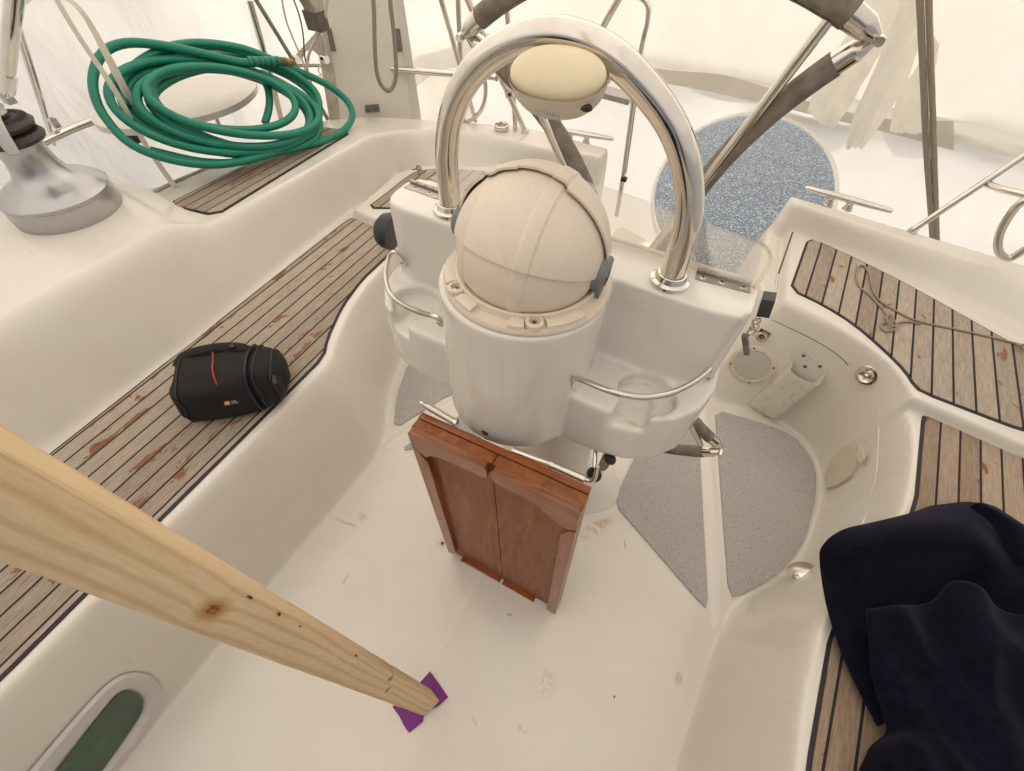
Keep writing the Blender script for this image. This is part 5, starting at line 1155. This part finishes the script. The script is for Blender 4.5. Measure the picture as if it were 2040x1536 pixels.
# mooring cleats
def cleat(a, b, legs, lab):
    t = thing('mooring_cleat', lab, 'cleat', (a + b) / 2, 'mooring cleats on the stern'); d = b - a
    mb = MB(); mb.tube([a, a + d * .03, a + d * .25, a + d * .5, a + d * .75, a + d * .97, b], [.006, .012, .0165, .018, .0165, .012, .006], 14, k=6, flat=.75, up=(0, 0, 1)); sub('horn_bar', mb, STEEL, t)
    for f in legs:
        c = a + d * f; mb = MB(); mb.tube([c, c + Vector((0, 0, -.018)), c + Vector((0, 0, -.04))], [.013, .013, .020], 12, k=4); sub('foot', mb, STEEL, t)
cleat(P(1106, 257, .60), P(1223, 277, .60), (.26, .55), 'polished horn cleat on the stern edge left of the transom opening')
cleat(P(1604, 373, .60), P(1778, 421, .60), (.34, .56), 'long polished horn cleat on the stern edge right of the transom opening')

# starboard quarter tubes and ropes
s0 = P(1815, 461, ZA + .002)
tubes('quarter_strut', 'slanting steel tube rising from the right coaming towards the edge of the frame', 'strut', [([s0, PY(1940, 377, s0.y + .03), PY(2090, 276, s0.y + .08)], .0115, 'tube'), ([PY(1962, 364, s0.y + .05), PY(2000, 378, s0.y - .02), PY(2090, 398, s0.y - .12)], .0115, 'branch'), ([s0 - Vector((0, 0, .006)), s0 + Vector((.006, 0, .010))], .0165, 'foot')])
tubes('bent_handrail', 'bent steel handrail loop at the right edge behind the coaming', 'handrail', [([PY(2090, 385, 1.98), PY(2045, 398, 1.98), PY(2018, 420, 1.98), PY(1992, 465, 1.98), PY(1990, 500, 1.98), PY(2012, 514, 1.98), PY(2050, 492, 1.98), PY(2090, 470, 1.98)], .0125)])
for L_, lb, m_ in (([(1832, -10), (1838, 120), (1846, 300), (1853, 400), (1858, 475)], 'darker of the two tight ropes hanging down to the right coaming', ROPED), ([(1850, -10), (1854, 120), (1858, 220), (1863, 370), (1867, 485)], 'paler of the two tight ropes hanging down to the right coaming', ROPE)):
    tag(MB().tube([PY(u, v, 2.28) for u, v in L_], .0105 if m_ is ROPED else .0095, 10).build('stern_rope', m_), lb, 'rope', 'tight ropes at the right of the stern')

# torn flaps of wrap
def strip(Lp, Rp, y0, lab, wob=.03, seed=0):
    A = crom([PY(u, v, y0) for u, v in Lp], 7); B = crom([PY(u, v, y0) for u, v in Rp], 7); m = min(len(A), len(B)); rows = []
    for k in range(13):
        t = k / 12; rows.append([A[i].lerp(B[i], t) + Vector((0, noise.noise(Vector((t * 3, i * .25, seed))) * wob + math.sin(t * 6 + seed) * .012, 0)) + Vector((0, 0, noise.noise(Vector((t * 14, 3, seed))) * .014 if i > m - 3 else 0)) for i in range(m)])
    return tag(MB().loft(rows).build('wrap_flap', FILM, sharp=180), lab, 'plastic flap', 'torn flaps of shrink wrap')
strip([(1720, -20), (1692, 60), (1650, 130), (1620, 190), (1606, 228)], [(1800, -20), (1772, 70), (1735, 140), (1700, 200), (1662, 258)], 2.72, 'widest torn wrap flap hanging beside the wheel joint', seed=1)
strip([(1800, -20), (1765, 80), (1728, 170), (1700, 230), (1684, 292)], [(1868, -20), (1840, 60), (1806, 160), (1760, 240), (1716, 298)], 2.62, 'longest torn wrap flap reaching lowest above the gravel', seed=4)
strip([(1856, 60), (1830, 130), (1790, 190), (1772, 262)], [(1872, 90), (1862, 150), (1850, 220), (1842, 268)], 2.80, 'short torn wrap flap beside the two tight ropes', seed=8)
for i, (L_, y_) in enumerate(((((1722, 300), (1700, 330), (1676, 360), (1668, 368)), 2.5), (((1790, 280), (1760, 330), (1740, 365), (1722, 400)), 2.5))):
    pass

# ---------------------------------------------------------------- port quarter: seat, hose, straps, turnbuckle
SZ = .775
so_ = [(176, 226), (184, 246), (212, 256), (285, 258), (350, 243), (425, 226), (478, 205), (509, 178), (512, 160), (498, 150), (455, 148), (390, 154), (320, 168), (260, 186), (205, 204)]
SEAT = thing('stern_bench', 'oval white plastic seat on the stern rail beneath the green hose', 'seat', P(350, 210, SZ))
mb = MB(); mb.prism(rsm(px(so_, SZ), 2), SZ - .022, SZ); mb.bevel(.006, 3); sub('seat_board', mb, WPL, SEAT)
mb = MB(); a = P(424, 222, SZ - .02); mb.tube([a, P(443, 262, .65)], .0095, 12); sub('leg', mb, STEEL, SEAT)
mb = MB(); a = P(232, 250, SZ - .03); mb.slab([a, P(252, 256, SZ - .03), P(285, 282, SZ - .07), P(268, 290, SZ - .07), P(243, 268, SZ - .05)], (0, .3, .6), .03); mb.bevel(.003, 2); sub('bracket', mb, BLACK, SEAT)

hA, hB, hC = P(430, 330, .70), P(705, 235, .675), P(300, 88, .99); hn = (hB - hA).cross(hC - hA).normalized()
if hn.z < 0: hn = -hn
HR = .0135
def hp(u, v, k=0.): return PP(u, v, hA + hn * (k * HR), hn)
# loops read off the photograph: (centre u, v, half width, half height, tilt in degrees)
loops = [(428, 206, 214, 96, 6, 0.5), (420, 212, 206, 88, 10, 2.1), (432, 214, 190, 84, 9, .4), (436, 216, 182, 78, 12, 2.3), (445, 212, 172, 72, 8, 3.2), (462, 214, 168, 76, 12, 1.2), (440, 220, 196, 92, 11, 1.6), (478, 208, 176, 66, 14, 3.6), (440, 196, 150, 60, 8, 4.4)]
path = []; N_ = 18
for li, (cu, cv, a_, b_, tl, kk) in enumerate(loops):
    nx_ = loops[min(li + 1, len(loops) - 1)]
    for i in range(N_):
        t = i / N_; w_ = t * t * (3 - 2 * t); q = -2.2 + 2 * math.pi * t; L1 = [x * (1 - w_) + y * w_ for x, y in zip((cu, cv, a_, b_, tl, kk), nx_)]
        cq, sq = math.cos(q), math.sin(q); tr_ = R(L1[4]); u = L1[0] + L1[2] * cq * math.cos(tr_) - L1[3] * sq * math.sin(tr_); v = L1[1] + L1[2] * cq * math.sin(tr_) + L1[3] * sq * math.cos(tr_)
        path.append(hp(u, v, L1[5] + 1.6 * math.sin(q * .5 + li * 1.9)))
head = [hp(560, 123, 6), hp(520, 122, 6), hp(480, 124, 6), hp(400, 106, 5.5), hp(320, 90, 5), hp(250, 86, 4), hp(205, 106, 3), hp(186, 150, 2.6), hp(190, 195, 2.4), hp(214, 240, 2.2), hp(262, 288, 2), hp(340, 318, 2), hp(430, 328, 2), hp(520, 312, 2), hp(585, 284, 2), hp(630, 240, 2), hp(632, 190, 2), hp(590, 150, 2), hp(520, 118, 2), hp(430, 92, 2), hp(340, 100, 2)]
HS = thing('garden_hose', 'bright green rubber hose coiled in loops over the stern seat and coaming', 'garden hose', hp(440, 215))
mb = MB(); mb.tube(head + path, HR, 14, k=4); 
outl = [hp(300, 300, .4), hp(400, 322, .6), hp(480, 322, .6), hp(560, 300, .4), hp(640, 282, .4), hp(686, 258, .4), hp(702, 230, .4), hp(690, 200, .6), hp(650, 168, 1), hp(590, 140, 2), hp(540, 118, 3), hp(480, 96, 3), hp(400, 86, 3), hp(330, 96, 3), hp(270, 130, 2.5), hp(240, 170, 2), hp(250, 210, 2)]
mb.tube(outl, HR, 14, k=5)
inl = [hp(300, 215, .5), hp(312, 180, 1.5), hp(360, 150, 2), hp(430, 134, 2.5), hp(490, 140, 2.5), hp(528, 165, 2), hp(537, 205, 1), hp(528, 245, .3)]
mb.tube(inl, HR, 14, k=5)
sub('hose', mb, HOSE, HS, sharp=80)
mb = MB(); mb.tube([hp(494, 123, 6.2), hp(556, 122, 6.2)], HR * 1.22, 16); gr_ = sub('grip_sleeve', mb, HOSE, HS)
for u in (502, 515, 524, 536, 548): mb = MB(); mb.tube([hp(u, 123, 6.2), hp(u + 2.2, 123, 6.2)], HR * 1.28, 16); sub('groove', mb, plain('dark_green_groove', (.004, .06, .045), .6), gr_)
mb = MB(); mb.tube([hp(556, 122, 6.2), hp(570, 123, 6.2)], HR * 1.05, 16); sub('collar', mb, plain('brown_collar', (.13, .085, .06), .5), HS)
mb = MB(); mb.tube([hp(569, 123, 6.2), hp(582, 124, 6.2)], HR * .95, 16); sub('brass_fitting', mb, plain('old_brass', (.33, .17, .06), .4, .7, var=.3), HS)
mb = MB(); mb.tube([hp(372, 284, -2), hp(415, 292, -1), hp(448, 300, 1.0)], [.010, .012, .017], 16, k=5); nz = sub('nozzle', mb, BLACK, HS)
d_ = (hp(448, 300, 1) - hp(415, 292, -1)).normalized(); mb = MB(); mb.lathe([(0, .004), (.008, .004), (.0125, .0045), (.0185, .003), (.019, -.010), (.016, -.012)], hp(455, 302, 1.4), (.35, -.75, .45), 24); n2 = sub('nozzle_rim', mb, plain('worn_black_rubber', (.05, .048, .045), .5), nz)

# white plastic straps
def strap(pts, ws, th, name, lab):
    P_ = crom(pts, 10); W_ = np.interp(np.linspace(0, 1, len(P_)), np.linspace(0, 1, len(ws)), ws); rows = []
    for i, p in enumerate(P_):
        t = (P_[min(i + 1, len(P_) - 1)] - P_[max(0, i - 1)]).normalized(); s_ = t.cross((p - Vector((0, 0, CAMH))).normalized()).normalized(); s_ = (s_ + Vector((0, .3, 0))).normalized()
        f = t.cross(s_).normalized() * th; rows.append([p - s_ * W_[i], p + s_ * W_[i], p + s_ * W_[i] + f, p - s_ * W_[i] + f])
    mb = MB(); mb.loft(rows, close=True); mb.face([mb.bm.verts.new(v) for v in rows[0]]); mb.face([mb.bm.verts.new(v) for v in rows[-1]])
    return tag(mb.build(name, FILM, sharp=50), lab, 'strap', 'white plastic straps left of the hose')
e_ = P(350, 374, .645)
strap([PY(106, -12, .80), PY(162, 81, .82), PY(226, 176, .83), PY(293, 293, .85), e_], [.006, .0065, .0075, .008, .009], .0015, 'plastic_strap', 'long narrow white strap tied down at the coaming beside the hose')
strap([PY(122, -12, .86), PY(160, 20, .86), PY(190, 67, .87), PY(229, 141, .88), PY(262, 205, .88), PY(268, 222, .88)], [.006, .007, .008, .0115, .010, .001], .0015, 'plastic_strap', 'shorter white strap with a loose pointed end over the hose')

TB = thing('turnbuckle', 'thick steel turnbuckle with fork end above the winch at the left edge', 'turnbuckle', PY(10, 190, .66))
mb = MB(); mb.tube([PY(32, -40, .66), PY(14, 148, .66)], .0175, 20); sub('barrel', mb, STEEL, TB)
mb = MB(); mb.tube([PY(15, 142, .66), PY(12, 178, .66)], .0205, 20); sub('collar', mb, STEEL, TB)
mb = MB(); mb.cbox(PY(12, 192, .66), (.030, 0, 0), (0, .024, 0), (-.004, 0, .036)); mb.bevel(.005, 3); fk = sub('fork', mb, STEELM, TB); screw(fk, PY(12, 190, .646), (.2, -1, .3), .009, STEEL, 'pin')
sb = P(108, 288, .66)
tubes('lifeline_stanchion', 'thin bent stanchion pair beside the winch at the upper left', 'stanchion', [([sb, PY(88, 215, sb.y), PY(60, 120, sb.y), PY(38, 50, sb.y), PY(40, 14, sb.y), PY(62, -8, sb.y)], .0065), ([PY(100, 262, sb.y + .03), PY(66, 160, sb.y + .03), PY(36, 62, sb.y + .03)], .0085)])
mb = MB(); mb.cbox(PY(108, 245, sb.y - .02), (.022, 0, 0), (0, .02, 0), (0, 0, .028)); mb.bevel(.003, 2); tag(mb.build('rail_clamp', STEEL), 'small square steel clamp on the rail beside the winch', 'clamp')
mb = MB(); mb.tube([P(262, 405, .642), P(300, 388, .642), P(345, 364, .642), P(430, 328, .64)], .010, 8, flat=.5, up=(0, 0, 1)); tag(mb.build('toe_rail', plain('grey_toe_rail', (.30, .29, .27), .5)), 'grey metal toe rail strip along the outer edge below the hose', 'toe rail')

# moulded seams of the starboard wall
def seam(L_, r, nm, mat, lift):
    mb = MB(); mb.tube([S(u, v, lift)[0] for u, v in L_], r, 8, k=6); return sub(nm, mb, mat, BOAT)
seam([(1537, 637), (1565, 650), (1605, 669), (1645, 691), (1672, 710), (1690, 728)], .0016, 'joint', plain('dark_joint', (.10, .08, .055), .8), -.0006)
seam([(1747, 818), (1749, 850), (1748, 905), (1742, 960), (1722, 1030), (1690, 1100), (1655, 1165), (1640, 1190)], .0042, 'moulded_bead', GEL, -.0022)
